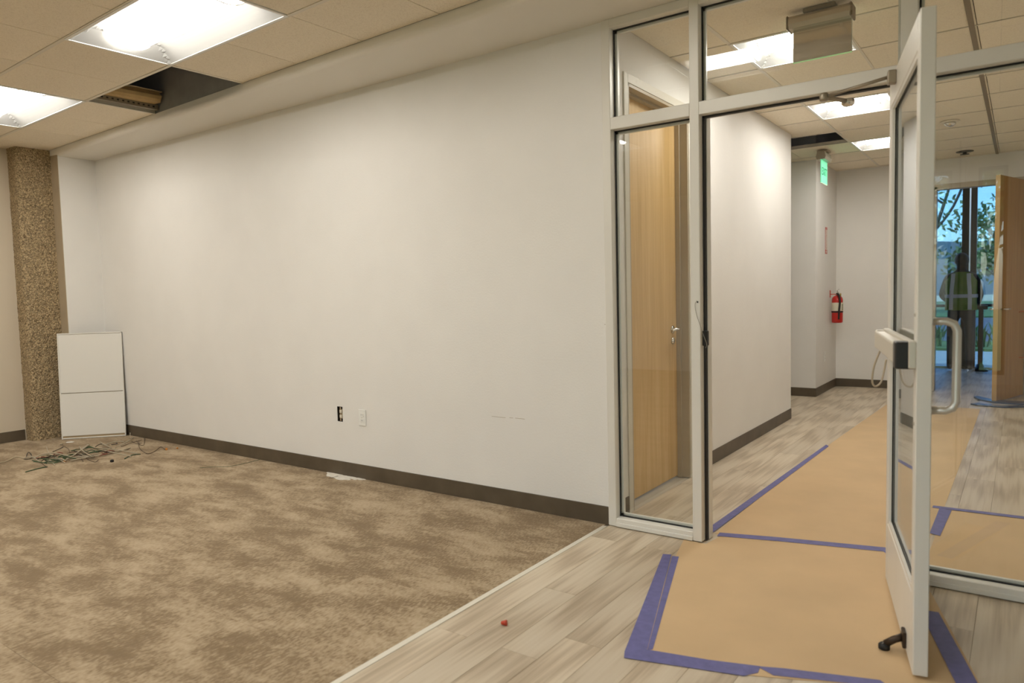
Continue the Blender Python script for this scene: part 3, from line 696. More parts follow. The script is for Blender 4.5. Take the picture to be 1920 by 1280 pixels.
M_bark = mat('bark', (.11, .085, .06), .9, noise_amt=.3, nscale=14, stretch=(1, 1, .3))
leafmats = [mat('leaf_a', (.13, .20, .035), .7, rnd=.2), mat('leaf_b', (.20, .25, .06), .7, rnd=.2), mat('leaf_c', (.07, .14, .035), .7, rnd=.2)]
def tree(loc, h, r, lm, label, nleaf=1500, trunk=.11, lean=0.3, low=.45, leaf=.11):
    e = empty('tree', loc, 0, label, 'tree', 'trees outside')
    L = Vector(loc); bm = bmesh.new(); rnd = random.Random(int(loc[0] * 31 + loc[1] * 7))
    top = L + Vector((lean, 0, h * .72)); pts = [L, L + Vector((lean * .2, .05, h * .25)), L + Vector((lean * .7, -.05, h * .5)), top]
    sp = smooth_path(pts, 4); add_tube(bm, sp, trunk, 8, radii=[trunk * (1 - .7 * i / (len(sp) - 1)) for i in range(len(sp))])
    tips = [top]
    for b__ in range(7):
        t0 = sp[int(len(sp) * (.45 + .07 * b__)) - 1]; ang_ = rnd.uniform(0, 6.28)
        tip = t0 + Vector((math.cos(ang_) * r * .75, math.sin(ang_) * r * .75, rnd.uniform(.15, .35) * h))
        add_tube(bm, smooth_path([t0, (t0 + tip) / 2 + Vector((0, 0, -.05 * h)), tip], 4), trunk * .35, 6); tips.append(tip)
    bm_obj('trunk', bm, M_bark, e, smooth=True)
    bm = bmesh.new()
    for k in range(nleaf):
        c = rnd.choice(tips) + Vector((rnd.gauss(0, r * .30), rnd.gauss(0, r * .30), rnd.gauss(0, h * .09)))
        if c.z < L.z + h * low: continue
        d1 = Vector((rnd.uniform(-1, 1), rnd.uniform(-1, 1), rnd.uniform(-1, 1))).normalized(); d2_ = d1.orthogonal().normalized(); s = leaf * rnd.uniform(.6, 1.3)
        vs_ = [bm.verts.new(c + v) for v in (d1 * s, d2_ * s * .5, -d1 * s, -d2_ * s * .5)]
        bm.faces.new(vs_)
    bm_obj('foliage', bm, lm, e, kind='stuff')
tree((-.75, 17.2, 0), 5.2, 1.5, leafmats[0], 'young street tree with thin arching branches outside the entrance', 260, .09, 1.1, .2, .09)
tree((1.6, 36, 0), 4.2, 2.2, leafmats[1], 'yellow green tree across the street', 2600, .15, .2, .08, .15)
tree((-6.5, 36.5, 0), 4.0, 2.4, leafmats[2], 'dark green tree across the street', 2600, .15, .2, .08, .15)
tree((-15, 37, 0), 4.5, 2.4, leafmats[0], 'round green tree across the street by the hills', 2600, .15, .1, .08, .15)
tree((10, 37, 0), 4, 2.4, leafmats[2], 'low dark tree across the street past the yellow green one', 2200, .15, .1, .08, .15)
tree((1.2, -14.0, 0), 5.0, 1.6, leafmats[1], 'pale feathery tree outside the daylight windows', 2500, .11, .3, .35)
tree((8.0, -18.0, 0), 6.0, 1.8, leafmats[0], 'spreading green tree outside the daylight windows', 3000, .14, -.3, .25)
tree((-6.5, -17.0, 0), 6.0, 1.8, leafmats[2], 'dark green tree outside the daylight windows', 2500, .14, .3, .25)
# tufts of grass in the planting strip
for i in range(26):
    x = -4.6 + i * .24; y = 13.5 + .75 * (i % 3)
    bm = bmesh.new()
    for k in range(26):
        a_ = random.uniform(0, 6.28); h = random.uniform(.25, .55); s = random.uniform(.05, .20); q = Vector((x + random.gauss(0, .04), y + random.gauss(0, .04), .02))
        t_ = Vector((math.cos(a_), math.sin(a_), 0)); sd = Vector((-t_.y, t_.x, 0)) * .012
        v = [bm.verts.new(p_) for p_ in (q - sd, q + sd, q + t_ * s * .5 + sd * .7 + Vector((0, 0, h * .7)), q + t_ * s + Vector((0, 0, h)), q + t_ * s * .5 - sd * .7 + Vector((0, 0, h * .7)))]
        bm.faces.new(v)
    tag(bm_obj('grass_tuft', bm, leafmats[i % 2]), 'arching grass clump in the planting strip outside the entrance', 'grass', 'grass clumps outside')
lp = empty('street_light', (.85, 15.5, -.03), label='slim grey street light pole outside the entrance', cat='street light')
bm = bmesh.new(); add_tube(bm, [(.85, 15.5, -.03), (.85, 15.5, 5)], .06, 10, radii=[.075, .05]); bm_obj('pole', bm, mat('pole_grey', (.35, .35, .34), .5), lp, smooth=True)
box('lamp_head', .55, .9, 15.4, 15.6, 4.95, 5.05, MATS['pole_grey'], lp, .02)

# ------------------------------------------------------------------ worker outside
PX, PY, PZ = 1.10, 8.86, 0
person = empty('person', (PX, PY, PZ), label='person in dark clothes and a yellow green safety vest, seen from behind', cat='person')
def skin(name, verts, edges, radii, m_, parent, sub=2):
    me = bpy.data.meshes.new(name); me.from_pydata([Vector(v) for v in verts], edges, []); me.materials.append(m_)
    o = bpy.data.objects.new(name, me); COL.objects.link(o)
    sk = o.modifiers.new('skin', 'SKIN'); sk.use_smooth_shade = True
    for i, r in enumerate(radii):
        sv = me.skin_vertices[0].data[i]; sv.radius = r if isinstance(r, tuple) else (r, r); sv.use_root = (i == 0)
    ss = o.modifiers.new('sub', 'SUBSURF'); ss.levels = sub; ss.render_levels = sub
    bpy.context.view_layer.update()
    me2 = bpy.data.meshes.new_from_object(o.evaluated_get(bpy.context.evaluated_depsgraph_get()))
    bpy.data.objects.remove(o)
    o2 = bpy.data.objects.new(name, me2); COL.objects.link(o2); o2.parent = parent
    for p in me2.polygons: p.use_smooth = True
    return o2
M_cloth = mat('dark_work_clothes', (.016, .016, .02), .85)
V = [(0, 0, .92), (0, 0, 1.08), (0, .01, 1.27), (0, .02, 1.40), (0, .03, 1.49), (0, .045, 1.58), (0, .05, 1.64),
     (.17, .02, 1.38), (.235, .06, 1.12), (.20, .26, .99), (-.17, .02, 1.38), (-.25, .05, 1.12), (-.20, .27, 1.03),
     (.10, 0, .86), (.11, .02, .48), (.115, -.03, .09), (.12, .12, .04), (-.10, 0, .86), (-.12, .03, .48), (-.13, -.02, .09), (-.135, .13, .04)]
E_ = [(0, 1), (1, 2), (2, 3), (3, 4), (4, 5), (5, 6), (3, 7), (7, 8), (8, 9), (3, 10), (10, 11), (11, 12), (0, 13), (13, 14), (14, 15), (15, 16), (0, 17), (17, 18), (18, 19), (19, 20)]
Rd = [(.15, .11), (.14, .10), (.16, .11), (.13, .09), .055, (.085, .095), (.065, .08), .06, .045, .032, .06, .045, .032, .085, .06, .042, .04, .085, .06, .042, .04]
skin('body', V, E_, Rd, M_cloth, person)
M_vest = mat('safety_vest', (.17, .27, .02), .75, noise_amt=.1, nscale=20)
bm = bmesh.new(); rings = []
for z, rx, ry, cy in ((.90, .205, .150, .0), (1.02, .195, .145, .0), (1.18, .20, .145, .005), (1.32, .205, .14, .015), (1.42, .165, .115, .02), (1.455, .10, .085, .025)):
    rings.append([bm.verts.new((rx * math.cos(2 * math.pi * k / 24), cy + ry * math.sin(2 * math.pi * k / 24), z)) for k in range(24)])
for i in range(len(rings) - 1):
    for k in range(24): bm.faces.new((rings[i][k], rings[i][(k + 1) % 24], rings[i + 1][(k + 1) % 24], rings[i + 1][k]))
vest = bm_obj('vest', bm, M_vest, person, local=True, smooth=True)
M_refl = mat('silver_band', (.75, .74, .72), .35)
def bandring(z0, z1, rx, ry):
    bm = bmesh.new(); R0 = []
    for z in (z0, z1): R0.append([bm.verts.new((rx * math.cos(2 * math.pi * k / 24), .004 + ry * math.sin(2 * math.pi * k / 24), z)) for k in range(24)])
    for k in range(24): bm.faces.new((R0[0][k], R0[0][(k + 1) % 24], R0[1][(k + 1) % 24], R0[1][k]))
    bm_obj('reflective_band', bm, M_refl, vest, local=True)
bandring(1.08, 1.13, .208, .152)
for sx in (-1, 1):
    bm = bmesh.new(); pts = [(sx * .115, -.142, .91), (sx * .115, -.140, 1.05), (sx * .11, -.142, 1.2), (sx * .10, -.128, 1.32), (sx * .095, -.085, 1.43)]
    v = [[bm.verts.new((p[0] + d, p[1] - .006, p[2])) for d in (-.025, .025)] for p in pts]
    for i in range(4): bm.faces.new((v[i][0], v[i][1], v[i + 1][1], v[i + 1][0]))
    bm_obj('reflective_band', bm, M_refl, vest, local=True)
bm = bmesh.new(); bmesh.ops.create_uvsphere(bm, u_segments=18, v_segments=12, radius=1)
for v in bm.verts: v.co = Vector((v.co.x * .092, v.co.y * .104 + .034, v.co.z * .105 + 1.632)) 
bm_obj('hair', bm, mat('dark_hair', (.012, .009, .007), .6), person, local=True, smooth=True)
M_skin = mat('skin_tone', (.30, .17, .10), .55)
bm = bmesh.new(); bmesh.ops.create_uvsphere(bm, u_segments=18, v_segments=14, radius=1)
for v in bm.verts: v.co = Vector((v.co.x * .078 * (1 - .18 * max(0, -v.co.z)), v.co.y * .098 + .062, v.co.z * .118 + 1.605))
for sx in (-1, 1): add_lathe(bm, [(.012, -.008), (.024, 0), (.012, .010)], (sx * .082, .055, 1.60), 10, 'x')
add_lathe(bm, [(.006, -.02), (.014, 0), (.007, .018)], (0, .158, 1.595), 8)
for sx in (-1, 1): add_lathe(bm, [(.006, -.004), (.012, 0), (.006, .004)], (sx * .032, .150, 1.622), 8, 'y')
bm_obj('head', bm, M_skin, person, local=True, smooth=True)
for sx, hz in ((1, .985), (-1, 1.025)):
    bm = bmesh.new(); hp = Vector((sx * .19, .30, hz)); add_lathe(bm, [(.018, -.04), (.034, -.01), (.036, .03), (.026, .045)], tuple(hp), 12, 'y')
    for k in range(4):
        b_ = hp + Vector((-.026 + .0175 * k, .04, 0)); l_ = (.060, .070, .066, .052)[k]
        add_tube(bm, [b_, b_ + Vector((0, l_ * .55, -.006)), b_ + Vector((0, l_ * .85, -.03))], .0085, 8)
    add_tube(bm, [hp + Vector((-sx * .028, 0, 0)), hp + Vector((-sx * .05, .025, .004)), hp + Vector((-sx * .052, .055, -.004))], .0095, 8)
    bm_obj('hand', bm, M_skin, person, local=True, smooth=True)
st = empty('tool_stand', (1.34, 9.02, 0), label='black post stand with a flat foot beside the person', cat='stand')
boxes('post', [(1.31, 1.37, 8.99, 9.05, 0, .90)], M_bronze, st, .006); bm = bmesh.new(); add_lathe(bm, [(.10, 0), (.10, .02), (.055, .045), (.04, .10)], (1.34, 9.02, 0), 16); bm_obj('foot', bm, M_bronze, st, smooth=True)
boxes('bracket', [(1.28, 1.42, 8.98, 9.06, .90, .96)], M_bronze, st, .006)

# ================================================================== THINGS
# leaning white panel
b0, b1 = Vector((-5.647, -.46, 0)), Vector((-5.267, -.040, 0))
ud = (b1 - b0).normalized(); nd = Vector((-ud.y, ud.x, 0)); Wd = (b1 - b0).length; Hd = 1.018; sl = .044
pn = empty('white_panel', tuple(b0), math.atan2(ud.y, ud.x), 'white rectangular panel with a groove leaning in the room corner', 'panel')
M_panel = mat('white_laminate', (.80, .775, .72), .45)
tilt = Matrix.Rotation(-math.atan(sl / Hd), 4, 'X')
def pbox(name, x0, x1, z0, z1, y0, y1, m_=M_panel, bev=.002):
    bm = add_box(bmesh.new(), x0, x1, y0, y1, z0, z1, bev); bm.transform(tilt); return bm_obj(name, bm, m_, pn, local=True)
pbox('upper_board', 0, Wd, .444, Hd, 0, .016); pbox('lower_board', 0, Wd, .03, .438, -.004, .012); pbox('backing', .004, Wd - .004, .004, Hd - .004, .016, .020, mat('tan_backing', (.40, .30, .18), .8), 0)
pbox('bottom_rail', 0, Wd, .002, .012, -.006, .014); pbox('bottom_groove', .004, Wd - .004, .012, .03, .003, .012, MATS['tan_backing'], 0)
pbox('side_lip', 0, .010, 0, Hd, -.006, .016); pbox('side_lip', Wd - .010, Wd, 0, Hd, -.006, .016); pbox('top_lip', 0, Wd, Hd - .010, Hd, -.006, .016)

# outlet hole contents and cover plate
ob = empty('outlet_box', (-2.186, .02, .392), label='open electrical box with bare outlet sunk in the long wall', cat='outlet')
boxes('box_liner', [(-2.214, -2.212, .002, .069, .393, .501), (-2.160, -2.158, .002, .069, .393, .501), (-2.214, -2.158, .002, .069, .393, .395), (-2.214, -2.158, .002, .069, .499, .501), (-2.214, -2.158, .066, .069, .393, .501)], mat('box_dark', (.02, .014, .008), .7), ob)
box('receptacle', -2.203, -2.170, .010, .045, .412, .482, mat('old_ivory', (.55, .42, .24), .5), ob, .004)
box('receptacle_face', -2.199, -2.174, .004, .012, .416, .442, mat('ivory_white', (.74, .68, .56), .5), ob, .004); box('receptacle_face', -2.199, -2.174, .004, .012, .452, .478, MATS['ivory_white'], ob, .004)
box('mounting_strap', -2.194, -2.179, .006, .010, .396, .499, M_chrome, ob)
def plate(name, loc, axis, label):
    e = empty(name, loc, 0, label, 'outlet'); x, y, z = loc
    def bx_(nm, w0, w1, z0, z1, d0, d1, m_, bev=0, par=None):
        if axis == 'y': o = box(nm, x + w0, x + w1, y - d1, y - d0, z + z0, z + z1, m_, e, bev)
        else: o = box(nm, x + d0, x + d1, y + w0, y + w1, z + z0, z + z1, m_, e, bev)
        if par: o.parent = par
        return o
    bx_('cover_plate', -.036, .036, -.058, .058, 0, .006, M_white, .002)
    for s in (-1, 1):
        sk_ = bx_('socket', -.017, .017, s * .020 - .014, s * .020 + .014, .006, .0085, M_white, .002)
        for q in (-.006, .006): bx_('slot', q - .001, q + .001, s * .02 - .004, s * .02 + .005, .0085, .009, M_black, 0, sk_)
    bx_('screw', -.002, .002, -.002, .002, .006, .0075, M_chrome)
    return e
plate('wall_outlet', (-1.948, 0, .440), 'y', 'white outlet with cover plate on the long wall beside the open box')
plate('wall_outlet', (XJ, 5.83, .437), 'x', 'white outlet below the fire extinguisher')

# floor protection board and tape
def sheet(name, pts, z, m_, label, cat, th=.0012, group=None):
    o = bm_obj(name, add_prism(bmesh.new(), pts, z, z + th), m_); return tag(o, label, cat, group)
def P2(x, y): v = px(x, y, 'z', 0); return (v.x, v.y)
sheet('floor_paper', [P2(1282, 1012), (.552, -.02), (.575, .14), (1.355, .352), (1.40, .30), (1.55, -.12), (1.76, -.86), (1.475, -.985), P2(1400, 1266), P2(1198, 1222), P2(1258, 1060)], .0004, M_kraft, 'tan kraft board sheet on the floor in front of the open glass door', 'floor paper')
sheet('floor_paper', [(.535, .155), (1.44, .375), (1.478, .75), (1.485, 1.24), (1.498, 4.4), (1.50, 5.2), (.66, 5.2), (.60, 3.6), (.548, 2.0)], .0004, M_kraft, 'long tan kraft board sheet running down the corridor', 'floor paper')
sheet('floor_paper', [(1.487, .11), (2.34, .11), (2.34, 1.26), (1.49, 1.24)], .0004, M_kraft, 'tan kraft board sheet behind the fixed glass pane', 'floor paper')
TZ = [0]
def tape(pts, label, z=.0018):
    TZ[0] += 1; z = .0017 + .00025 * TZ[0]
    bm = add_prism(bmesh.new(), pts, z, z + .0006)
    return tag(bm_obj('tape_strip', bm, M_tape), label, 'tape', 'blue tape strips')
q = lambda *L: [P2(*p_) for p_ in L]
tape(q((1243, 1039), (1259, 1040), (1213, 1220), (1172, 1232), (1171, 1222)), 'wide blue tape strip along the wood planks at the kraft board edge')
tape(q((1260, 1043), (1273, 1044), (1224, 1218), (1214, 1219)), 'narrow blue tape strip doubled beside the wide one', .0024)
tape(q((1171, 1222), (1216, 1219), (1330, 1238), (1426, 1250), (1421, 1262), (1395, 1268), (1170, 1234)), 'blue tape strip along the near edge of kraft board by the planks')
tape(q((1420, 1250), (1470, 1254), (1650, 1276), (1670, 1290), (1450, 1267)), 'blue tape strip ending under the open glass door', .0024)
tape([(.560, .120), (.553, .178), (.83, .262), (1.315, .383), (1.32, .322), (.85, .206)], 'blue tape strip across the doorway between two kraft sheets')
tape([(1.30, .33), (1.32, .383), (1.40, .36), (1.392, .23), (1.36, .22)], 'short blue tape patch at the hinge side of doorway', .0024)
tape(q((1332, 988), (1549, 834), (1554, 837), (1337, 999)), 'long straight blue tape strip along corridor planks')
tape([(1.43, 1.215), (1.43, 1.262), (2.35, 1.302), (2.35, 1.250)], 'blue tape strip across kraft board behind the fixed pane')
tape([(1.462, .72), (1.51, .70), (1.525, 1.21), (1.465, 1.22)], 'blue tape strip joining two kraft sheets behind the open door', .0024)
tape([(1.520, -.30), (1.585, -.29), (1.80, -1.02), (1.735, -1.03)], 'blue tape strip on dark side of the open glass door', .0024)

# small bits
def wire_nut(p, m_, label, axis=Vector((1, .3, .1)), s=1, group=None):
    e_bm = bmesh.new(); add_lathe(e_bm, [(.004 * s, 0), (.007 * s, .002 * s), (.0085 * s, .012 * s), (.011 * s, .021 * s), (.0095 * s, .022 * s)], (0, 0, 0), 10)
    e_bm.transform(axis.to_track_quat('Z', 'Y').to_matrix().to_4x4()); zmin = min(v.co.z for v in e_bm.verts)
    e_bm.transform(Matrix.Translation((p.x, p.y, -zmin))); return tag(bm_obj('wire_nut', e_bm, m_, smooth=True), label, 'wire nut', group)
M_or = mat('orange_plastic', (.62, .24, .04), .45); M_rd = mat('red_plastic', (.52, .055, .02), .4)
wire_nut(px(940, 1171, 'z', 0), M_rd, 'red plastic wire nut lying on the wood planks', Vector((.9, .25, .1)), 1.05)
wire_nut(px(491, 859, 'z', 0), M_or, 'orange wire nut beside the long baseboard', Vector((.3, .9, .1)))
wire_nut(px(312, 843, 'z', 0), M_or, 'orange wire nut at the end of the dark curled wire', Vector((.8, -.4, .1)))
wire_nut(px(119, 866, 'z', 0), M_or, 'orange wire nut at the front of the wire pile', Vector((.3, .9, .2)), .9)
wire_nut(px(331, 841, 'z', 0), M_or, 'small orange wire nut past the curled wire', Vector((.9, .1, .1)), .7)
p = px(210, 866, 'z', 0); tag(bm_obj('rubber_cap', add_lathe(bmesh.new(), [(.010, 0), (.014, .003), (.014, .016), (.009, .02)], (p.x, p.y, 0), 14), M_black, smooth=True), 'small black rubber cap on the carpet before the wire pile', 'cap')
p = px(131, 829, 'z', 0)
tag(bm_obj('plaster_scrap', add_prism(bmesh.new(), [(p.x - .035, p.y - .01), (p.x - .01, p.y - .03), (p.x + .03, p.y + .01), (p.x + .02, p.y + .03), (p.x - .015, p.y + .02)], 0, .004), M_white), 'white scrap lying on carpet before the leaning panel', 'scrap')
def blob(name, pts, z, m_, label, cat):
    return tag(bm_obj(name, add_prism(bmesh.new(), pts, z, z + .0025), m_), label, cat)
M_dust = mat('white_dust', (.76, .72, .64), .95, noise_amt=.1, nscale=40, bump=.4, bscale=150)
rnd = random.Random(3)
bm = bmesh.new(); c0, c1 = px(606, 888, 'z', 0), px(676, 901, 'z', 0)
add_prism(bm, [(c0.x, -.0078), (c1.x, -.0078), (c1.x - .08, -.03), (c1.x - .2, -.06), (c0.x + .12, -.055), (c0.x + .05, -.025)], 0, .0009)
for i in range(60):
    t_ = rnd.random(); w_ = math.sin(math.pi * min(max(t_, .03), .97)); x = c0.x + (c1.x - c0.x) * t_; y = -.012 - rnd.random() ** 1.6 * .09 * w_; s = rnd.uniform(.012, .04) * (.3 + w_)
    ps = [(x + s * math.cos(a_) * 1.3, min(y + s * .7 * math.sin(a_), -.0075)) for a_ in [k * .785 for k in range(8)]]
    add_prism(bm, ps, 0, .0011 + .00004 * i)
tag(bm_obj('plaster_dust', bm, M_dust), 'white plaster dust spilled along the long baseboard', 'dust', kind='stuff')
bm = bmesh.new(); add_tube(bm, [px(616, 897, 'z', .005), px(634, 892, 'z', .005)], .0010, 6); tag(bm_obj('nail', bm, M_black), 'thin dark nail lying on the plaster dust', 'nail')

# wire scraps: pixel polylines on the floor, lifted where they cross the pile
cols = {'grey': mat('grey_cable', (.42, .36, .26), .5), 'white': mat('white_wire', (.55, .49, .38), .5), 'green': mat('green_wire', (.035, .085, .035), .5),
        'brown': mat('brown_wire', (.07, .040, .020), .5), 'black': mat('black_wire', (.018, .016, .013), .5), 'red': mat('red_wire', (.22, .04, .02), .5), 'cream': mat('cream_cable', (.50, .42, .29), .55)}
desc = {'grey': 'grey cable', 'white': 'white wire', 'green': 'green wire', 'brown': 'thin brown wire', 'black': 'black wire', 'red': 'red wire', 'cream': 'cream cable'}
Zs = 5.647
rw = random.Random(11); EXTRA = []
for i in range(34):
    t_ = rw.uniform(.02, .98); cx_ = 380 + 800 * t_; cy_ = 462 - 120 * t_ + rw.uniform(-32, 38); a_ = rw.uniform(-.9, .9); l_ = rw.uniform(25, 90)
    EXTRA.append((('green', 'brown', 'black', 'grey', 'green', 'black', 'brown', 'red')[i % 8], [(cx_ - l_, cy_ + l_ * .3 * math.sin(a_)), (cx_, cy_ - rw.uniform(0, 16)), (cx_ + l_, cy_ - l_ * .3 * math.sin(a_))], rw.uniform(.01, .06)))
wires = [('grey', [(840, 325), (880, 370), (960, 420), (990, 430)], .05), ('grey', [(700, 460), (800, 400), (930, 300)], .04), ('grey', [(1000, 335), (1200, 350), (1450, 395)], .05), ('grey', [(1040, 345), (1200, 385), (1390, 425)], .03),
         ('grey', [(1060, 275), (1170, 335)], .03), ('grey', [(1100, 310), (1200, 275), (1320, 268)], .02), ('grey', [(1220, 335), (1330, 280), (1410, 230)], .03), ('grey', [(750, 470), (900, 440), (1080, 410), (1360, 345)], .012),
         ('grey', [(360, 450), (430, 410), (560, 390), (720, 420), (760, 440)], .035), ('white', [(490, 320), (530, 400), (690, 490)], .03), ('white', [(525, 460), (580, 520)], .015), ('white', [(330, 420), (420, 480)], .02), ('brown', [(420, 480), (495, 540)], .01),
         ('cream', [(-40, 492), (0, 490), (60, 480), (170, 430), (250, 447)], .006), ('black', [(255, 455), (330, 445), (325, 395), (295, 385), (275, 440)], .012), ('grey', [(255, 450), (300, 430), (400, 440)], .02),
         ('green', [(340, 465), (450, 490), (600, 490), (700, 440)], .015), ('green', [(470, 490), (560, 460), (650, 430), (720, 450)], .02), ('green', [(620, 430), (680, 410), (740, 440)], .02), ('green', [(480, 470), (540, 480), (640, 455)], .025),
         ('green', [(560, 500), (620, 470), (680, 440)], .02), ('green', [(900, 340), (960, 330), (1040, 350)], .025), ('green', [(920, 370), (980, 360), (1030, 380)], .03), ('green', [(880, 350), (940, 320), (1000, 340)], .03), ('green', [(950, 385), (1010, 370), (1080, 365)], .02),
         ('brown', [(1470, 270), (1480, 340), (1560, 395), (1640, 370), (1700, 325), (1745, 352)], .004), ('brown', [(1440, 255), (1480, 300), (1525, 300), (1528, 215)], .02), ('brown', [(1280, 320), (1400, 280), (1500, 250)], .02), ('green', [(270, 590), (420, 550), (500, 535)], .004),
         ('brown', [(660, 310), (720, 340), (740, 380)], .02), ('red', [(1050, 420), (1110, 400), (1200, 380)], .02), ('red', [(430, 440), (460, 430), (500, 440)], .03), ('brown', [(780, 360), (830, 400), (880, 480)], .02), ('brown', [(900, 440), (1000, 485), (1040, 460)], .01),
         ('green', [(1320, 450), (1400, 410), (1490, 400)], .005), ('grey', [(700, 452), (850, 430), (1000, 430)], .025), ('white', [(850, 400), (930, 420), (1040, 395)], .035), ('black', [(1010, 325), (1050, 300), (1095, 292)], .03), ('white', [(1380, 230), (1388, 178)], .01),
         ('black', [(560, 375), (620, 350), (670, 325)], .01), ('brown', [(740, 390), (800, 350), (850, 340)], .02), ('grey', [(820, 385), (880, 345), (945, 300)], .045), ('black', [(1180, 300), (1240, 290), (1230, 280)], .02), ('red', [(1080, 385), (1100, 405), (1140, 395)], .03),
         *EXTRA, ('brown', [(1390, 260), (1440, 290), (1500, 285)], .02), ('white', [(900, 450), (920, 430), (960, 440)], .045), ('grey', [(1250, 375), (1330, 350), (1380, 335)], .015), ('grey', [(640, 300), (665, 292)], .004)]
thick = {'grey': .0052, 'cream': .0036, 'white': .0030, 'green': .0036, 'brown': .0022, 'black': .0032, 'red': .0036}
for c_, L_, hgt in wires:
    n = len(L_); pts = []
    for i, (x, y) in enumerate(L_):
        w_ = math.sin(math.pi * (i + .4) / (n - .2)) if n > 1 else 0
        z = thick[c_] + hgt * max(0, w_) * .6
        if L_[0] == (1380, 230): z = .004 + .05 * i
        a = px(x / Zs, 780 + y / Zs, 'z', thick[c_]) if L_[0] != (1380, 230) else px(1380 / Zs, 780 + 230 / Zs, 'z', .004)
        if L_[0] != (1380, 230): a = px(x / Zs, 780 + y / Zs, 'z', z)
        pts.append(Vector((a.x, a.y, z)))
    bm = bmesh.new(); add_tube(bm, smooth_path(pts, 5), thick[c_], 6)
    ln_ = sum((pts[i + 1] - pts[i]).length for i in range(n - 1)); st_ = (pts[-1] - pts[0]).length / ln_; mx_ = sum(q_[0] for q_ in L_) / n
    lab = '%s %s %s offcut %s of the wire pile' % ('long' if ln_ > .5 else 'short' if ln_ < .25 else 'mid length', 'straight' if st_ > .985 else 'looped' if st_ < .7 else 'bent', desc[c_],
        'at the column end' if mx_ < 450 else 'in the left heap' if False else 'between column and panel side' if mx_ < 760 else 'in the thick middle' if mx_ < 1050 else 'at the panel corner side' if mx_ < 1330 else 'at the baseboard end')
    tag(bm_obj('wire_offcut', bm, cols[c_], smooth=True), lab, 'wire', 'wire scraps on the carpet')
bm = bmesh.new(); add_tube(bm, smooth_path([px(*q_, 'z', .003) for q_ in ((375, 877), (400, 875), (430, 874), (460, 868), (488, 861))], 5), .0014, 6)
tag(bm_obj('wire_offcut', bm, cols['green'], smooth=True), 'single thin green wire trailing to the orange wire nut at the baseboard', 'wire')

# ------------------------------------------------------------------ exit signs
M_mirror = mat('mirror_acrylic', (.62, .60, .55), .08, metal=1, bump=.25, bscale=5, bdist=.004)
M_house = mat('sign_aluminium', (.52, .46, .37), .38, metal=.6)
M_green = mat('lit_green', (.05, .75, .32), .5, emit=.9); M_green_edge = mat('green_edge_glow', (.35, .62, .28), .4, emit=.35)
M_pgreen = mat('lit_pale_green', (.16, .66, .36), .5, emit=.55)
es = empty('exit_sign', (.945, .65, HC2), label='mirror faced edge lit exit sign hanging over the glass door', cat='exit sign')
boxes('canopy', [(.862, 1.02, .61, .69, HC2 - .02, HC2)], mat('sign_canopy', (.20, .17, .12), .5, metal=.4), es, .002)
bm = bmesh.new(); add_prism(bm, [(0, 0)] * 0 or [(-.04, -.035), (.04, -.035), (.05, -.012), (.05, .012), (.035, .03), (-.035, .03), (-.05, .012), (-.05, -.012)], 0, .31)
bm.transform(Matrix.Translation((.79, .65, HC2 - .055)) @ Matrix(((0, 0, 1, 0), (1, 0, 0, 0), (0, 1, 0, 0), (0, 0, 0, 1)))); bm_obj('housing', bm, M_house, es)
for x in (.785, 1.096): box('end_cap', x - .006, x + .006, .598, .702, HC2 - .094, HC2 - .022, mat('end_cap_brown', (.16, .12, .08), .5), es, .006)
box('mirror_panel', .806, 1.092, .647, .651, 2.484, HC2 - .085, M_mirror, es); box('acrylic_panel', .804, 1.094, .651, .656, 2.482, HC2 - .085, mat('clear_acrylic', (.80, .85, .78), .1), es)
box('lit_edge', .804, 1.094, .646, .657, 2.480, 2.484, M_green_edge, es)
me = text_mesh('EXIT', .115, .001); me.transform(Matrix.Translation((.949, .657, 2.568)) @ Matrix.Rotation(math.pi, 4, 'Z') @ Matrix.Rotation(math.pi / 2, 4, 'X')); me_obj('lettering', me, M_green, es)
fx = .062
es = empty('exit_sign', (fx, 4.88, HC2), label='green lit exit sign hanging at the corridor corner', cat='exit sign')
box('canopy', fx - .055, fx + .055, 4.80, 4.96, HC2 - .018, HC2, M_house, es, .002)
bm = bmesh.new(); add_prism(bm, [(-.04, -.05), (.04, -.05), (.05, -.02), (.035, .03), (-.035, .03), (-.05, -.02)], 0, .30)
bm.transform(Matrix.Translation((fx, 4.73, HC2 - .055)) @ Matrix(((1, 0, 0, 0), (0, 0, 1, 0), (0, 1, 0, 0), (0, 0, 0, 1)))); bmesh.ops.recalc_face_normals(bm, faces=bm.faces[:]); bm_obj('housing', bm, M_house, es)
box('lit_panel', fx - .004, fx + .004, 4.735, 5.025, 2.395, HC2 - .10, M_pgreen, es); box('lit_edge', fx - .005, fx + .005, 4.733, 5.027, 2.391, 2.395, mat('pale_edge_glow', (.55, .75, .5), .4, emit=.6), es)
me = text_mesh('EXIT', .115, .001); me.transform(Matrix.Translation((fx + .005, 4.88, 2.515)) @ Matrix.Rotation(math.pi / 2, 4, 'Z') @ Matrix.Rotation(math.pi / 2, 4, 'X')); me_obj('lettering', me, mat('deep_green', (.015, .22, .11), .5, emit=.3), es)

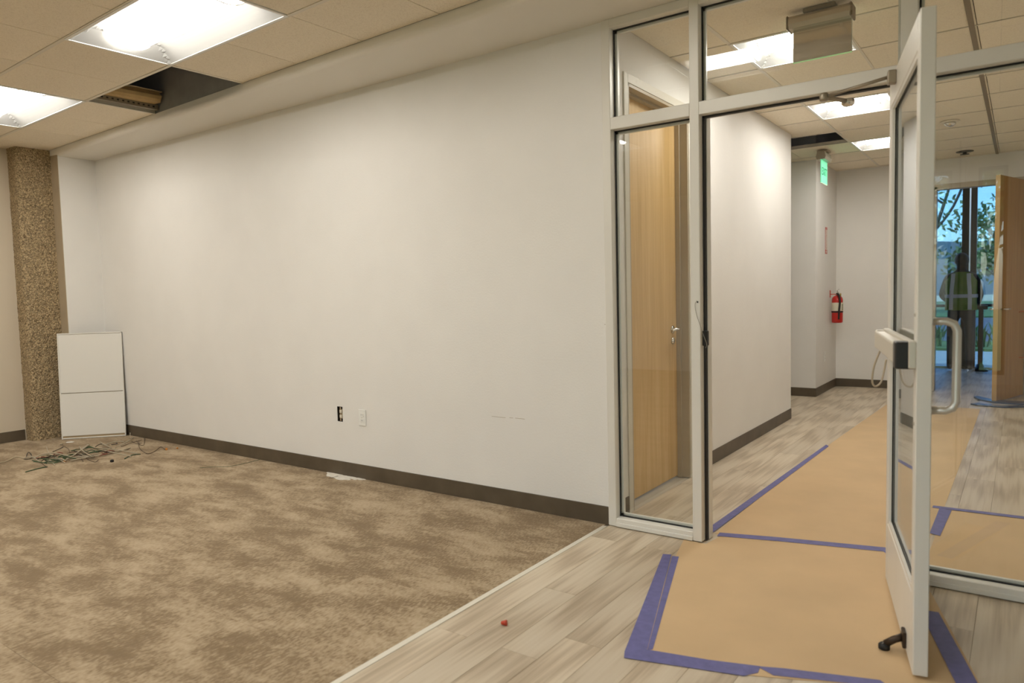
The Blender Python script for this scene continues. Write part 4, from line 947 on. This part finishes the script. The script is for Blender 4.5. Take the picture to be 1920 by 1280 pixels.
# smoke detector, sprinkler
sd = empty('smoke_detector', (1.27, 4.2, HC2), label='round flush ceiling detector on the corridor ceiling', cat='detector')
bm_obj('base_ring', add_lathe(bmesh.new(), [(.075, 0), (.078, -.006), (.070, -.012)], (1.27, 4.2, HC2 + .001), 24), M_tee, sd, smooth=True)
bm_obj('sensor_head', add_lathe(bmesh.new(), [(.045, 0), (.045, -.016), (.030, -.032), (.012, -.036)], (1.27, 4.2, HC2 - .01), 20), M_chrome, sd, smooth=True)
sp_ = empty('sprinkler', (1.28, 6.03, HC2), label='dark recessed sprinkler head in the ceiling before the entrance opening', cat='sprinkler')
bm_obj('escutcheon', add_lathe(bmesh.new(), [(.085, 0), (.085, -.006), (.06, -.010)], (1.28, 6.03, HC2 + .001), 22), mat('dark_bronze_ring', (.06, .045, .03), .5), sp_, smooth=True)
bm_obj('deflector', add_lathe(bmesh.new(), [(.02, 0), (.02, -.02), (.045, -.024), (.045, -.028)], (1.28, 6.03, HC2 - .006), 16), M_bronze, sp_, smooth=True)

# ------------------------------------------------------------------ fire extinguisher and sign
ey_, exx = 6.12, XJ + .085
fe = empty('fire_extinguisher', (exx, ey_, .83), label='red fire extinguisher hanging on the projecting white wall', cat='extinguisher')
M_red = mat('red_enamel', (.50, .018, .012), .3)
bm_obj('cylinder', add_lathe(bmesh.new(), [(.050, .835), (.062, .842), (.064, .86), (.064, 1.115), (.058, 1.145), (.040, 1.165), (.022, 1.175)], (exx, ey_, 0), 28), M_red, fe, smooth=True)
bm_obj('label_band', add_lathe(bmesh.new(), [(.0645, .985), (.0648, .986), (.0648, 1.085), (.0645, 1.086)], (exx, ey_, 0), 28), mat('label_paper', (.70, .66, .52), .5), fe, smooth=True)
bm_obj('strap', add_lathe(bmesh.new(), [(.065, .963), (.067, .965), (.067, .980), (.065, .982)], (exx, ey_, 0), 28), M_black, fe, smooth=True)
box('label_picture', exx + .0635, exx + .0665, ey_ - .010, ey_ + .005, .99, 1.08, mat('label_yellow', (.55, .45, .10), .5), fe)
for z in (1.0, 1.025, 1.05): box('label_print', exx + .060, exx + .0665, ey_ - .028, ey_ - .014, z, z + .012, mat('label_ink', (.06, .06, .07), .5), fe)
bm_obj('valve', add_lathe(bmesh.new(), [(.018, 1.172), (.018, 1.2), (.010, 1.205), (.010, 1.225)], (exx, ey_, 0), 14), M_chrome, fe, smooth=True)
bm = bmesh.new(); add_tube(bm, [(exx, ey_ - .03, 1.21), (exx, ey_ + .05, 1.215), (exx, ey_ + .095, 1.195)], .006, 8); bm_obj('carry_handle', bm, M_chrome, fe, smooth=True)
bm = bmesh.new(); add_tube(bm, [(exx, ey_ - .03, 1.225), (exx, ey_ + .04, 1.245), (exx, ey_ + .095, 1.25)], .006, 8); bm_obj('squeeze_lever', bm, M_chrome, fe, smooth=True)
bm = bmesh.new(); add_tube(bm, smooth_path([(exx, ey_ - .02, 1.195), (exx + .03, ey_ - .06, 1.18), (exx + .045, ey_ - .075, 1.10), (exx + .035, ey_ - .07, .98), (exx + .03, ey_ - .066, .88)], 5), .011, 10); bm_obj('hose', bm, M_black, fe, smooth=True)
box('inspection_tag', exx + .02, exx + .022, ey_ + .055, ey_ + .12, 1.07, 1.20, mat('yellow_tag', (.50, .33, .03), .6), fe)
boxes('wall_bracket', [(XJ, XJ + .006, ey_ - .015, ey_ + .015, 1.15, 1.24), (XJ, exx, ey_ - .008, ey_ + .008, 1.185, 1.195)], M_rd, fe)
sg = empty('extinguisher_sign', (XJ, 5.895, 1.69), label='narrow vertical red lettered sign above the fire extinguisher', cat='sign')
box('plate', XJ, XJ + .003, 5.845, 5.945, 1.685, 2.005, M_red, sg); box('white_field', XJ + .003, XJ + .004, 5.852, 5.938, 1.735, 1.975, mat('sign_white', (.78, .72, .64), .5), sg)
me = text_mesh('FIRE EXTINGUISHER', .026, .0004); me.transform(Matrix.Translation((XJ + .0046, 5.895, 1.855)) @ Matrix.Rotation(-math.pi / 2, 4, 'X') @ Matrix.Rotation(math.pi / 2, 4, 'Z') @ Matrix.Rotation(math.pi / 2, 4, 'X')); me_obj('lettering', me, M_rd, sg)
bm = bmesh.new()
for pts in ([(5.895, 1.692), (5.865, 1.715), (5.925, 1.715)], [(5.887, 1.715), (5.903, 1.715), (5.903, 1.732), (5.887, 1.732)]):
    bm.faces.new([bm.verts.new((XJ + .0036, y, z)) for y, z in pts])
bm_obj('arrow', bm, MATS['sign_white'], sg)

# ------------------------------------------------------------------ far-end floor clutter
bt = empty('plastic_sheet', (1.62, 5.6, 0), label='dark blue folded plastic sheet on floor before the amber door', cat='plastic sheet')
M_blue = mat('blue_plastic', (.022, .045, .10), .3)
for nm, L_, z in (('fold', [(1.405, 5.98), (1.45, 5.80), (1.60, 5.62), (1.86, 5.60), (2.1, 5.72), (2.1, 5.95), (1.86, 5.80), (1.62, 5.78), (1.44, 6.05)], .012), ('fold', [(1.40, 5.46), (1.46, 5.40), (1.70, 5.36), (1.9, 5.50), (2.1, 5.55), (2.1, 5.62), (1.86, 5.58), (1.68, 5.42), (1.44, 5.52)], .004)):
    bm = add_prism(bmesh.new(), L_, .0015, z + .012); bmesh.ops.bevel(bm, geom=bm.edges[:], offset=.004, segments=1, affect='EDGES'); bm_obj(nm, bm, M_blue, bt)
bm = add_prism(bmesh.new(), [(1.44, 5.52), (1.68, 5.42), (1.86, 5.58), (1.70, 5.62), (1.47, 5.76)], .0015, .009); bm_obj('pale_fold', bm, mat('grey_plastic', (.34, .33, .34), .4), bt)
bm = bmesh.new(); pts = [Vector((1.83 + .15 * math.cos(a_), 6.30 + .02 * math.sin(3 * a_), .70 + .26 * math.sin(a_))) for a_ in [i * 2 * math.pi / 30 for i in range(31)]]
add_tube(bm, pts, .006, 8); tag(bm_obj('orange_cord', bm, mat('orange_cord', (.55, .14, .04), .5), smooth=True), 'loop of thin orange cord hanging by the amber door', 'cord')
